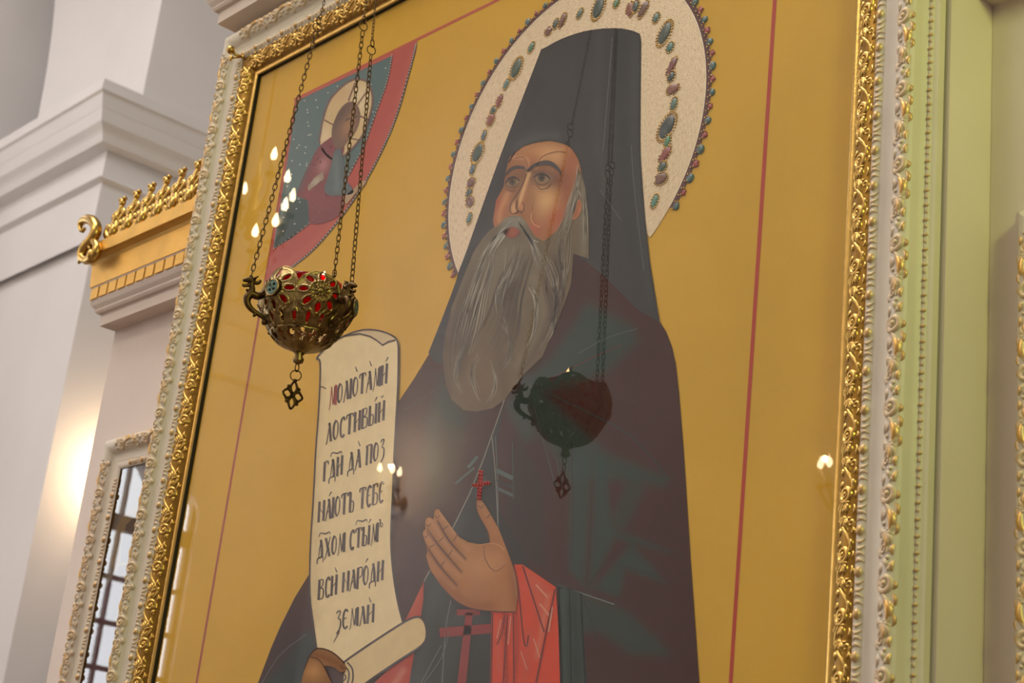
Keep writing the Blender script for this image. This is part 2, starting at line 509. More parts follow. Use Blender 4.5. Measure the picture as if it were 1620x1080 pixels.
class Relief:
    """strokes in (s, u) with half-width w; height follows the width"""

    def __init__(s):
        s.v = []; s.f = []; s.g = []

    def stroke(s, pts, w, rise=0.8, gold=1.0, ridge=True):
        P = np.asarray(pts, float); n = len(P); w = np.full(n, w) if np.isscalar(w) else np.interp(np.linspace(0, 1, n), np.linspace(0, 1, len(w)), w)
        T = np.gradient(P, axis=0); T /= np.linalg.norm(T, axis=1, keepdims=True) + 1e-9
        N = np.stack([-T[:, 1], T[:, 0]], 1)
        sec = [(-1.05, -.12, .15), (-.72, .62, .6), (0, 1.0, 1.0), (.72, .62, .6), (1.05, -.12, .15)]
        b = len(s.v)
        for i in range(n):
            for a, h, g in sec:
                q = P[i] + N[i] * a * w[i]
                s.v.append((q[0], q[1], max(h * rise * w[i], -0.0012))); s.g.append(g * gold)
        k = len(sec)
        for i in range(n - 1):
            for j in range(k - 1):
                s.f.append((b + i * k + j, b + (i + 1) * k + j, b + (i + 1) * k + j + 1, b + i * k + j + 1))

    def spiral(s, c, r0, r1, a0, turns, w, n=22, **kw):
        t = np.linspace(0, 1, n); a = a0 + turns * 2 * PI * t; r = r0 + (r1 - r0) * t
        s.stroke(np.stack([c[0] + r * np.cos(a), c[1] + r * np.sin(a)], 1), w, **kw)

    def drop(s, p, q, w, bend=0.0, n=7, **kw):
        p = np.array(p); q = np.array(q); t = np.linspace(0, 1, n)[:, None]; d = q - p
        nn = np.array([-d[1], d[0]])
        pts = p + d * t + nn * bend * np.sin(PI * t)
        s.stroke(pts, [w * .25, w * .8, w, w * .75, w * .12], **kw)

    def knob(s, c, r, rise=0.9, gold=1.0, asp=1.0):
        b = len(s.v); n = 8
        for q, h in ((1.0, -.1), (.75, .65), (.3, .95)):
            for k in range(n):
                a = 2 * PI * k / n
                s.v.append((c[0] + r * q * math.cos(a) * asp, c[1] + r * q * math.sin(a), h * r * rise)); s.g.append(gold * (.2 + .8 * max(h, 0)))
        for i in range(2):
            for k in range(n):
                s.f.append((b + i * n + k, b + i * n + (k + 1) % n, b + (i + 1) * n + (k + 1) % n, b + (i + 1) * n + k))
        s.f.append(tuple(b + 2 * n + k for k in range(n)))

    def build(s, P, side, name, material, parent, base=None, gold=None):
        """lay on profile P; local axes: s along the side, u outward, h to the room"""
        A = np.asarray(s.v); h, dh = prof_at(P, A[:, 1]); nl = np.sqrt(1 + dh * dh)
        u = A[:, 1] - dh / nl * A[:, 2]; hh = h + A[:, 2] / nl
        V = SIDE[side](A[:, 0], u, hh)
        col = None
        if base is not None:
            g = np.clip(np.asarray(s.g), 0, 1)[:, None]
            col = np.hstack([lin(base) * (1 - g) + lin(gold) * g, g * 0.85])
        return mesh(name, V, s.f, material, parent, col, smooth=True)


# sides: local (s,u,h) to offsets, the origin of each copy set by its location
SIDE = {'L': lambda s, u, h: np.stack([-u, -h, s], 1), 'R': lambda s, u, h: np.stack([u, -h, -s], 1),
        'T': lambda s, u, h: np.stack([s, -h, u], 1), 'B': lambda s, u, h: np.stack([-s, -h, -u], 1)}


def gold_tile():
    r = Relief(); L = .070; c = .0285
    s = np.linspace(0, L, 20)
    r.stroke(np.stack([s, c + .0105 * np.sin(2 * PI * s / L + .6)], 1), .0022, rise=.9)
    r.spiral((.020, .0275), .0112, .0022, -1.9, 1.55, [.0028, .0034, .0026, .0018], rise=.9)
    r.knob((.020, .0275), .0034)
    for a, l, w in ((.3, .014, .0036), (.9, .013, .0033), (1.6, .012, .003), (-.4, .013, .003), (2.2, .010, .0026)):
        p = np.array([.032, .0270]); q = p + l * np.array([math.cos(a), math.sin(a) * .85])
        r.drop(p, q, w, .15, rise=.9)
    for a, l, w in ((.2, .015, .0038), (-.55, .016, .0038), (-1.2, .013, .0034), (.8, .012, .0032), (1.5, .009, .0026)):
        p = np.array([.048, .031]); q = p + l * np.array([math.cos(a), math.sin(a) * .9])
        r.drop(p, q, w, -.18, rise=.9)
    for p, q in (((.004, .036), (.013, .0415)), ((.058, .0165), (.069, .0200)), ((.040, .0160), (.028, .0180)), ((.034, .0415), (.046, .0405)), ((.004, .0205), (.012, .0165)), ((.060, .0425), (.068, .0390)), ((.018, .0425), (.027, .0415)), ((.046, .0165), (.054, .0160))):
        r.drop(p, q, .0030, .2, rise=.9)
    r.spiral((.056, .0385), .0050, .0012, .5, 1.1, .0018)
    r.knob((.0675, .033), .0022); r.knob((.0055, .0185), .0018)
    return r


def acanthus_tile():
    r = Relief(); L = .100; c = .0975
    r.spiral((.026, .0975), .0118, .0024, -2.2, 1.5, [.003, .004, .0032, .002], rise=.8, gold=.45)
    r.knob((.026, .0975), .0040, gold=.5)
    s = np.linspace(0, 1, 16)
    r.stroke(np.stack([.030 + .066 * s, .0890 + .0165 * np.sin(PI * s * 1.1)], 1), [.002, .0034, .003, .0016], rise=.8, gold=.4)
    r.drop((.042, .0975), (.072, .1010), .0054, .18, rise=.8, gold=1.0)
    for a, l, w, g in ((.0, .022, .0042, .8), (.55, .019, .004, .4), (-.55, .020, .004, .5), (1.1, .014, .0036, .25), (-1.1, .013, .0034, .3), (1.7, .010, .003, .2), (-1.7, .010, .003, .25)):
        p = np.array([.069, .0970]); q = p + l * np.array([math.cos(a), math.sin(a) * .8])
        q[1] = min(max(q[1], .0852), .1085)
        r.drop(p, q, w, .12, rise=.8, gold=g)
    for x, u, x2, u2, w in ((.002, .0875, .016, .0860, .0036), (.014, .1070, .002, .1085, .0034), (.038, .1075, .052, .1085, .0036), (.040, .0870, .056, .0860, .0036), (.096, .1070, .084, .1085, .0034), (.097, .0900, .084, .0866, .0036), (.060, .1075, .074, .1080, .003), (.020, .0850, .034, .0862, .003), (.062, .0865, .074, .0855, .003), (.0, .0940, .010, .0990, .0036), (.006, .1030, .014, .1000, .003), (.044, .0930, .056, .0900, .003), (.046, .1035, .058, .1055, .003), (.024, .1085, .034, .1080, .0028)):
        r.drop((x, u), (x2, u2), w, .2, rise=.8, gold=.85 if u2 > .104 else .3)
    r.spiral((.089, .0940), .0068, .0015, 1.0, 1.2, .0021, rise=.8, gold=.4); r.knob((.060, .0935), .0028, gold=.25); r.knob((.0985, .101), .0028, gold=.25)
    r.v = [(a, min(u, .1116), h) for a, u, h in r.v]
    return r


def bead_tile():
    r = Relief()
    for k in range(2):
        o = k * .047
        r.knob((o + .008, .0535), .0060, rise=.7, gold=.8, asp=1.2)
        for j in range(4):
            x = o + .0195 + j * .0078
            sg = 1 if j < 2 else -1
            t = np.linspace(-1, 1, 7)
            r.stroke(np.stack([x + sg * .0032 * (1 - t * t) - sg * .0016, .0535 + .0062 * t], 1), [.0010, .0028, .0010], rise=.8, gold=.5)
    return r


def pearl_tile():
    r = Relief()
    for k in range(5):
        r.knob((.0094 + k * .0188, .1220), .0026, gold=.7); r.drop((.0150 + k * .0188, .1210), (.0210 + k * .0188, .1230), .0019, gold=.45)
    return r


CREAM_RGB, GOLD_RGB = (207, 194, 172), (204, 156, 78)


def moulding(parent, name, P, x0, x1, z0, z1, y, material, tiles, which='LTRB', u0=0.0, hs=0.0, smooth=True):
    """a mitred frame moulding round the opening x0..x1, z0..z1: one part per side, carved pieces under each"""
    P = [(u - u0, h - hs) for u, h in P]
    for sd in which:
        Ls = (z1 - z0) if sd in 'LR' else (x1 - x0)
        org = {'L': (x0, y, z0), 'R': (x1, y, z1), 'T': (x0, y, z1), 'B': (x1, y, z0)}[sd]
        V = []; F = []
        for u, h in P:
            V += list(SIDE[sd](np.array([-u, Ls + u]), np.array([u, u]), np.array([h, h])))
        for i in range(len(P) - 1):
            F.append((2 * i, 2 * i + 1, 2 * i + 3, 2 * i + 2))
        part = mesh(name, V, F, material, parent, None, smooth)
        part.location = org
        if smooth:
            part.data.set_sharp_from_angle(angle=math.radians(42))
        for nm, R, tl, um, mt, cols in tiles:
            um -= u0
            n = int((Ls + 2 * um) / tl)
            pad = (Ls + 2 * um - n * tl) / 2
            if u0:
                R2 = Relief(); R2.v = [(a, b - u0, c) for a, b, c in R.v]; R2.f = R.f; R2.g = R.g
            else:
                R2 = R
            first = None
            for i in range(n):
                s = -um + pad + i * tl
                d = SIDE[sd](np.array([s]), np.array([0.]), np.array([0.]))[0]
                if first is None:
                    first = R2.build(P, sd, nm, mt, part, *cols); first.location = d
                else:
                    dup(first, part, tuple(d))


GT, AT, BT, PT = gold_tile(), acanthus_tile(), bead_tile(), pearl_tile()

# ------------------------------------------------------------------ the big framed icon
GX0, GX1, GZ1, GZ0 = -1.7855 * D, -0.7880 * D, 1.6 + 1.0305 * D, 0.88
icon = thing('framed_icon', 'large gold-framed icon of a bearded monk in a dark hood holding a scroll, behind glass', 'icon')
moulding(icon, 'gold_moulding', PG, GX0, GX1, GZ0, GZ1, 0.0, M_GOLDBOLE, [('carved_scroll', GT, .070, .029, M_GOLD, ())])
moulding(icon, 'sight_lip', PLIP, GX0, GX1, GZ0, GZ1, 0.0, M_GOLD, [])
moulding(icon, 'white_moulding', PWH, GX0, GX1, GZ0, GZ1, 0.0, M_CREAM,
         [('acanthus_scroll', AT, .100, .0975, M_CARVE, (CREAM_RGB, GOLD_RGB)), ('bead_course', BT, .094, .0535, M_CARVE, (CREAM_RGB, GOLD_RGB)), ('pearl_row', PT, .094, .122, M_CARVE, (CREAM_RGB, GOLD_RGB))])
k = MB()
for a, b in (((GX0 - .004, -.0079, GZ0), (GX0, .001, GZ1)), ((GX1, -.0079, GZ0), (GX1 + .004, .001, GZ1)), ((GX0, -.0079, GZ1), (GX1, .001, GZ1 + .004)), ((GX0, -.0079, GZ0 - .004), (GX1, .001, GZ0))):
    k.box(a, b)
k.build('rebate', M_BLACK, icon)
mesh('glass_pane', [(GX0 - .002, -.0035, GZ0 - .002), (GX1 + .002, -.0035, GZ0 - .002), (GX1 + .002, -.0035, GZ1 + .002), (GX0 - .002, -.0035, GZ1 + .002)], [(0, 1, 2, 3)], M_GLASS, icon)
k = MB(); k.box((GX0 - .02, 0.0, GZ0 - .02), (GX1 + .02, .0035, GZ1 + .02)); panel = k.build('gold_cloth_panel', M_CLOTH, icon)

LAY = 0.0003
_lift = [0]


def smooth_path(P, closed=True, n=4):
    """Catmull-Rom through the traced points"""
    P = np.asarray(P, float); m = len(P); out = []
    rng = range(m) if closed else range(m - 1)
    for i in rng:
        g = (lambda j: P[j % m]) if closed else (lambda j: P[min(max(j, 0), m - 1)])
        p0, p1, p2, p3 = g(i - 1), g(i), g(i + 1), g(i + 2)
        for k in range(n):
            t = k / n
            out.append(.5 * ((2 * p1) + (-p0 + p2) * t + (2 * p0 - 5 * p1 + 4 * p2 - p3) * t * t + (-p0 + 3 * p1 - 3 * p2 + p3) * t ** 3))
    if not closed:
        out.append(P[-1])
    return np.array(out)


def inside(pts, poly):
    x, y = pts[:, 0], pts[:, 1]; c = np.zeros(len(pts), bool); j = len(poly) - 1
    for i in range(len(poly)):
        xi, yi = poly[i]; xj, yj = poly[j]
        if yi != yj:
            c ^= ((yi > y) != (yj > y)) & (x < (xj - xi) * (y - yi) / (yj - yi) + xi)
        j = i
    return c


def dist_line(pts, line):
    line = np.asarray(line, float); best = np.full(len(pts), 1e9)
    for a, b in zip(line[:-1], line[1:]):
        ab = b - a; t = np.clip(((pts - a) @ ab) / (ab @ ab + 1e-12), 0, 1)
        best = np.minimum(best, np.hypot(*(pts - a - t[:, None] * ab).T))
    return best


def brush(pts, base, ops):
    """pigment laid on with soft strokes and dabs"""
    c = np.tile(lin(base), (len(pts), 1))
    for op in ops:
        if op[0] == 'line':
            _, ln, w, rgb, s = op; a = s * np.exp(-(dist_line(pts, smooth_path(ln, False, 4)) / w) ** 2)
        elif op[0] == 'dab':
            _, (cx, cy), (rx, ry), ang, rgb, s = op
            ca, sa = math.cos(ang), math.sin(ang); dx, dy = pts[:, 0] - cx, pts[:, 1] - cy
            a = s * np.exp(-(((dx * ca + dy * sa) / rx) ** 2 + ((-dx * sa + dy * ca) / ry) ** 2))
        elif op[0] == 'poly':
            _, pg, w, rgb, s = op; pg = np.asarray(pg, float)
            d = dist_line(pts, np.vstack([pg, pg[:1]])); d = np.where(inside(pts, pg), d, -d)
            a = s / (1 + np.exp(-np.clip(d / max(w, .01) * 2.2, -30, 30)))
        c = c * (1 - a[:, None]) + lin(rgb) * a[:, None]
    return c


def patch(name, outline, base, ops, step, parent, layer, smooth=0, material=None):
    P = np.asarray(outline, float)
    if smooth:
        P = smooth_path(P, True, smooth)
    Q = []
    for a, b in zip(P, np.roll(P, -1, 0)):
        n = max(1, int(np.hypot(*(b - a)) / (step * 1.4)))
        Q += [a + (b - a) * k / n for k in range(n)]
    Q = np.array(Q)
    lo, hi = Q.min(0), Q.max(0)
    gx, gy = np.meshgrid(np.arange(lo[0], hi[0], step), np.arange(lo[1], hi[1], step)); gx = gx + (np.arange(gx.shape[0]) % 2)[:, None] * step * .5
    g = np.stack([gx.ravel(), gy.ravel()], 1); g = g[inside(g, Q)]
    if len(g):
        g = g[dist_line(g, np.vstack([Q, Q[:1]])) > step * .45]
    allp = np.vstack([Q, g]); n = len(Q)
    r = delaunay_2d_cdt([Vector(p) for p in allp], [(i, (i + 1) % n) for i in range(n)], [], 1, 1e-5)
    vp = np.array([tuple(v) for v in r[0]])
    V = on_plane(vp); V[:, 1] = -LAY * layer
    F = [tuple(f) for f in r[2]]
    F = [f if np.cross(V[f[1]] - V[f[0]], V[f[2]] - V[f[0]])[1] < 0 else f[::-1] for f in F]
    return mesh(name, V, F, material or M_PAINT, parent, brush(vp, base, ops))


def ink(name, strokes, parent, layer, material=None):
    """drawn lines: (points, width or (w0,w1,w2), rgb), laid flat on the cloth"""
    k = MB()
    for st in strokes:
        pts, w, rgb = st[:3]; sm = st[3] if len(st) > 3 else 3
        P = np.asarray(pts, float)
        P = smooth_path(P, False, sm) if sm > 1 and len(P) > 2 else P
        n = len(P)
        ww = np.full(n, w) if np.isscalar(w) else np.interp(np.linspace(0, 1, n), np.linspace(0, 1, len(w)), w)
        T = np.gradient(P, axis=0); T /= np.linalg.norm(T, axis=1, keepdims=True) + 1e-9
        N = np.stack([-T[:, 1], T[:, 0]], 1) * ww[:, None] / 2
        A = on_plane(P + N); B = on_plane(P - N); A[:, 1] = B[:, 1] = -LAY * layer
        k.add(list(A) + list(B), [(i, i + 1, n + i + 1, n + i) for i in range(n - 1)], lin(rgb))
    o = k.build(name, material or M_LINE, parent)
    return o


def fan(a, b, n, w, rgb, jit=1.0, wob=6.0):
    """n hair-fine strokes lying between the two traced curves a and b"""
    A = smooth_path(a, False, 5); B = smooth_path(b, False, 5)
    m = 18
    ia = np.linspace(0, len(A) - 1, m); ib = np.linspace(0, len(B) - 1, m)
    A = np.stack([np.interp(ia, range(len(A)), A[:, j]) for j in (0, 1)], 1); B = np.stack([np.interp(ib, range(len(B)), B[:, j]) for j in (0, 1)], 1)
    out = []
    for i in range(n):
        t = (i + .5 + random.uniform(-.4, .4) * jit) / n
        c = A * (1 - t) + B * t; s0 = random.uniform(0, .18); s1 = random.uniform(.75, 1)
        c = c[int(s0 * m):max(int(s1 * m), int(s0 * m) + 4)]
        ph = random.uniform(0, 6); c = c + np.stack([np.sin(np.linspace(0, 3, len(c)) + ph) * wob * .25, np.zeros(len(c))], 1)
        f = random.uniform(.88, 1.1); out.append((c, (w * .3, w, w * .2), tuple(min(255, q * f) for q in rgb), 1))
    return out

# ------------------------------------------------------------------ what the icon shows
# red border lines
ink('border_line', [([(468.5, 157), (311, 1080), (240, 1500)], 3.2, (160, 72, 52), 1)], panel, 1)
ink('border_line', [([(466, 158), (720, 33), (800, -6), (1000, -104), (1245, -224)], 4.2, (182, 84, 60), 1)], panel, 1)
ink('border_line', [([(1244, -260), (1226, 0), (1156, 1080), (1128, 1500)], 6.0, (176, 60, 40), 1)], panel, 1)

# --- corner medallion with the small figure
med = patch('corner_medallion', [(468.5, 157), (660, 64), (658, 84), (649, 111), (640, 147), (629, 180), (609, 229), (581, 283), (543, 340), (498, 393), (459, 425), (419, 448), (424, 425)],
            (180, 88, 80), [('line', [(655, 90), (620, 205), (550, 330), (440, 430)], 6, (192, 104, 90), .6)], 6, icon, 2)
sky = patch('starry_field', [(470.5, 159), (622, 86.5), (613, 129), (595.6, 178), (573, 238), (541, 293), (512, 333), (490, 353), (462, 377), (432.6, 394)],
            (96, 116, 118), [('dab', (470, 230), (60, 90), 0, (104, 122, 122), .6)], 6, med, 3)
ops = []
st = []
for i in range(150):
    x, y = random.uniform(445, 615), random.uniform(95, 380)
    if inside(np.array([[x, y]]), np.array([(470.5, 159), (622, 86.5), (595.6, 178), (541, 293), (490, 353), (432.6, 394)]))[0]:
        st.append(([(x - .9, y), (x + .9, y)], 1.8, (214, 212, 200), 1))
arc1 = smooth_path([(659, 70), (649, 111), (629, 180), (609, 229), (581, 283), (543, 340), (498, 393), (459, 425)], False, 12)
arc2 = smooth_path([(621, 88), (613, 129), (595.6, 178), (573, 238), (541, 293), (490, 353), (434, 393)], False, 10)
for A_ in (arc1, arc2):
    for a in A_[::1]:
        st.append(([a - (.7, .3), a + (.7, .3)], 1.5, (206, 200, 190), 1))
ink('silver_bead_line', [(arc1, 2.6, (86, 74, 72), 1), (arc2, 2.2, (96, 84, 82), 1), ([(470, 158), (622, 86)], 3.4, (184, 92, 78), 1)], med, 4)
ink('silver_dot', st, med, 5)
# little halo
hl = [(506.7, 227), (508, 210), (511, 193), (517, 172), (526, 154), (544, 135.6), (556, 128), (567, 125.6), (580, 129), (588, 142), (590.5, 160), (587, 180), (580, 202), (571, 220), (553, 240), (535, 252), (520, 248)]
lh = patch('small_halo', hl, (206, 178, 132), [('dab', (545, 150), (16, 16), 0, (202, 170, 130), .8), ('dab', (515, 215), (12, 20), 0, (222, 200, 164), .9), ('dab', (570, 160), (14, 30), .2, (224, 206, 170), .8)], 4, med, 4, 2)
ink('small_halo_line', [(smooth_path(hl, True, 3), 3.2, (118, 92, 88), 1), ([(514, 190), (530, 199)], 2.4, (128, 92, 80), 1), ([(552, 160), (563, 131)], 2.4, (128, 92, 80), 1), ([(566, 166), (583, 143)], 2.0, (128, 92, 80), 1), ([(570, 184), (585, 190)], 2.4, (128, 92, 80), 1), ([(551, 218), (569, 222)], 2.0, (128, 92, 80), 1)], lh, 5)
fig = patch('small_figure', [(509, 229), (518, 222), (530, 215), (540, 222), (546, 235), (541, 258), (546, 290), (545, 325), (538, 340), (514, 353), (490, 352), (489, 318), (471, 311), (475, 293), (484, 272), (493, 255), (500, 240)],
            (132, 78, 82), [('dab', (512, 262), (9, 14), .4, (182, 128, 128), .9), ('line', [(498, 290), (488, 312)], 5, (150, 84, 86), .7), ('dab', (505, 320), (26, 16), 0, (150, 84, 86), .5), ('line', [(490, 250), (474, 300)], 5, (100, 92, 94), .8)], 4, med, 5, 2)
hd = patch('small_head', [(527, 224), (526, 206), (530, 192), (538, 175), (548, 164), (558, 161), (566, 166), (571, 180), (568, 198), (560, 214), (550, 226), (541, 236), (532, 234)],
           (122, 96, 84), [('dab', (552, 200), (10, 20), .4, (166, 126, 94), .9), ('dab', (540, 180), (9, 22), .5, (98, 78, 70), .7)], 3, med, 6, 2)
ink('small_face_line', [([(548, 192), (553, 188), (558, 190)], 1.5, (60, 44, 38)), ([(562, 187), (566, 184)], 1.4, (60, 44, 38), 1), ([(559, 192), (557, 205), (553, 207)], 1.2, (90, 60, 46)), ([(549, 213), (557, 212)], 1.6, (140, 70, 60), 1)], hd, 7)
patch('small_mantle', [(530, 240), (540, 236), (546, 262), (549, 285), (560, 300), (556, 308), (524, 310), (514, 300), (520, 280), (526, 258)], (98, 108, 112), [('line', [(533, 250), (535, 300)], 5, (118, 128, 130), .7)], 4, med, 6, 2)
patch('small_sleeve_band', [(512, 272), (514, 283), (489, 303), (488, 296), (498, 282)], (160, 142, 122), [('dab', (501, 287), (8, 4), -.6, (196, 186, 170), .6)], 3, med, 6)
patch('small_hand', [(548, 310), (560, 300), (574, 287), (581, 286), (577, 294), (564, 306), (556, 316), (548, 324)], (176, 148, 118), [], 3, med, 6, 2)
patch('dark_cloud', [(457, 318), (487, 314), (490, 352), (462, 376), (435, 392), (440, 360)], (70, 86, 86), [], 5, med, 4)

# --- halo of silver thread with its dark rim
HC = (-1.14689 * D, 1.6 + .74182 * D); HR = .18523 * D
M_HALO = halo_material(*HC)


def ring(r0, r1, y0, y1, a0, a1, n, name, m, parent, col=None):
    v = []; f = []
    for i in range(n + 1):
        a = a0 + (a1 - a0) * i / n
        for r, y in ((r0, y1), (r0, y0), (r1, y0), (r1, y1)):
            v.append((HC[0] + r * math.cos(a), y, HC[1] + r * math.sin(a)))
    for i in range(n):
        for j in range(3):
            f.append((i * 4 + j, i * 4 + j + 1, i * 4 + 5 + j, i * 4 + 4 + j))
    return mesh(name, v, f, m, parent, None if col is None else np.tile(col, (len(v), 1)))


k = MB(); n = 160
halo = ring(0.05 * D, HR, -.0010, -.0002, -.80, 3.90, n, 'silver_halo', M_HALO, icon)
ring(HR - .0006, HR + .0006, -.0014, -.0002, -.62, 3.74, n, 'silver_cord', mat('pale_cord', (236, 222, 200), rough=.5), halo)
ring(HR + .0006, HR + .0095, -.0012, -.0002, -.62, 3.74, n, 'halo_rim', mat('rim_velvet', (98, 58, 56), rough=.9, noise=(200, .8, 1.1)), halo)
k = MB(); k.ball((0, 0, 0), .0058, 10, 7, (1, .34, 1.05), lin((62, 92, 92))); b_teal = k.build('rim_bead', M_STONE, halo, True)
k = MB()
k.ball((0, 0, 0), .0042, 8, 6, (1, .34, 1), lin((156, 52, 40)))
for j in range(4):
    a = j * PI / 2 + .4; k.ball((.0036 * math.cos(a), 0, .0036 * math.sin(a)), .0016, 6, 4, (1, 1, 1), lin((150, 50, 40)))
b_red = k.build('rim_bead', M_STONE, halo, True)
k = MB(); k.ball((0, 0, 0), .0017, 6, 4, (1, 1, 1), (1, 1, 1)); b_gold = k.build('rim_seed', M_GOLD, halo, True)
NB = 60
for i in range(NB):
    a = -.60 + (3.72 + .60) * i / (NB - 1)
    r = HR + .0125 + random.uniform(-.0008, .0008)
    src = b_teal if i % 2 == 0 else b_red
    loc = (HC[0] + r * math.cos(a), -.0010, HC[1] + r * math.sin(a))
    if i < 2:
        src.location = loc
    else:
        c = dup(src, halo, loc, (0, random.uniform(0, 6), 0)); s_ = random.uniform(.95, 1.25); c.scale = (s_, s_, s_)
k = MB()
for i in range((NB - 1) * 2):
    a = -.60 + (4.32) * (i + .5) / (2 * NB - 2)
    for q in (-.0035, .0035):
        r = HR + .0085 + q * .6; k.ball((HC[0] + r * math.cos(a + q * .8), -.0018, HC[1] + r * math.sin(a + q * .8)), .0015, 6, 4)
g_ = k.build('gold_seed_beads', M_GOLD, halo, True); g_['kind'] = 'stuff'
b_gold.location = (HC[0] + (HR + .0085) * math.cos(-.62), -.0018, HC[1] + (HR + .0085) * math.sin(-.62))

# --- stones sewn on the halo: (pixel, half sizes mm, lean, colour, gold seed ring)
TQ, GR, RD = (84, 118, 108), (54, 70, 64), (124, 64, 50)
STONES = [((947.7, 12.6), 9.5, 14.5, .25, GR), ((976, 6), 5, 6, .2, TQ), ((918.4, 22), 5, 7, .5, TQ), ((891, 33), 5.5, 10, .4, RD), ((880, 38.4), 5, 7, .2, GR), ((868.3, 50.4), 6.5, 6, .6, RD),
          ((841.5, 75.6), 5, 7.5, .5, TQ), ((817.6, 108.6), 9.5, 13.5, .35, GR), ((802, 133.8), 5, 7.5, .4, TQ), ((790.8, 160.6), 6, 9, .3, RD), ((781.4, 175.4), 6, 6.5, .3, GR), ((777, 189.9), 8, 8.5, .4, RD),
          ((766.6, 215), 5, 7.5, .2, TQ), ((756.5, 242.5), 10, 12.5, .3, GR), ((748.6, 268.6), 5, 7.5, .1, TQ), ((746, 290.3), 8.5, 7, .1, RD), ((743, 306), 6, 6, .1, GR), ((744.5, 319.6), 9, 7, .7, RD), ((743.5, 346), 5, 7.5, .1, TQ),
          ((998, 15.7), 6.5, 10, -.1, RD), ((1006.5, 11), 5.5, 8, .0, GR), ((1018.5, 15.7), 6.5, 11, .6, RD), ((1039, 29), 5.5, 6.5, .2, TQ), ((1052.5, 53.5), 9, 14, .5, GR), ((1061, 75.6), 5.5, 6.5, .2, TQ),
          ((1063.5, 106), 5.5, 12, .5, RD), ((1063, 121.9), 5.5, 6.5, .4, GR), ((1065.7, 141.7), 9.5, 6.5, .05, RD), ((1067, 165), 5, 8, .15, TQ), ((1056, 201.5), 10.5, 15, .6, GR), ((1057, 223.6), 5, 7.5, .1, TQ),
          ((1053, 245), 6.5, 10.5, .75, RD), ((1049, 264.5), 6.5, 6.5, .3, GR), ((1046.8, 283.4), 9.5, 7, .15, RD), ((1036.8, 318.7), 5, 8, .3, TQ)]
_jit = lambda c: tuple(min(255, max(0, q * random.uniform(.85, 1.12))) for q in c)
for (p, a_, b_, lean, rgb) in STONES:
    w = on_plane([p])[0]
    k = MB(); a_ *= .00122; b_ *= .00122
    pr = [(1.0, 0), (.98, .25), (.85, .55), (.6, .82), (.3, .96), (0.02, 1.0)]
    n = 14; v = []
    sq = 1.35 if rgb == RD else 1.0
    for rr, hh in pr:
        for q in range(n):
            t = 2 * PI * q / n; cx, sx_ = math.cos(t), math.sin(t)
            e = 2 / (2 * sq); X = a_ * rr * math.copysign(abs(cx) ** e, cx) * (1 + (.16 * math.sin(t) if rgb == RD else 0)); Z = b_ * rr * math.copysign(abs(sx_) ** e, sx_)
            v.append((X * math.cos(lean) + Z * math.sin(lean), -.0024 * hh, -X * math.sin(lean) + Z * math.cos(lean)))
    f = [(i * n + q, i * n + (q + 1) % n, (i + 1) * n + (q + 1) % n, (i + 1) * n + q) for i in range(len(pr) - 1) for q in range(n)]
    k.add(v, f, lin(_jit(rgb)))
    g = k.build('gemstone', M_STONE, icon, True, (w[0], -.0010, w[2]))
    k = MB(); m = max(10, int(2 * PI * (a_ + b_) / 2 / .0033)); big = rgb == GR and a_ > .0085
    for rad_, sz in ([(1.14, .0014)] + ([(1.30, .0013)] if big else [])):
        for q in range(m):
            if rgb == RD and random.random() < .25:
                continue
            t = 2 * PI * q / m; X, Z = (a_ * rad_) * math.cos(t), (b_ * rad_) * math.sin(t)
            k.ball((X * math.cos(lean) + Z * math.sin(lean), -.0008, -X * math.sin(lean) + Z * math.cos(lean)), sz, 5, 4)
    k.build('gold_seed_ring', M_GOLD, g, True)

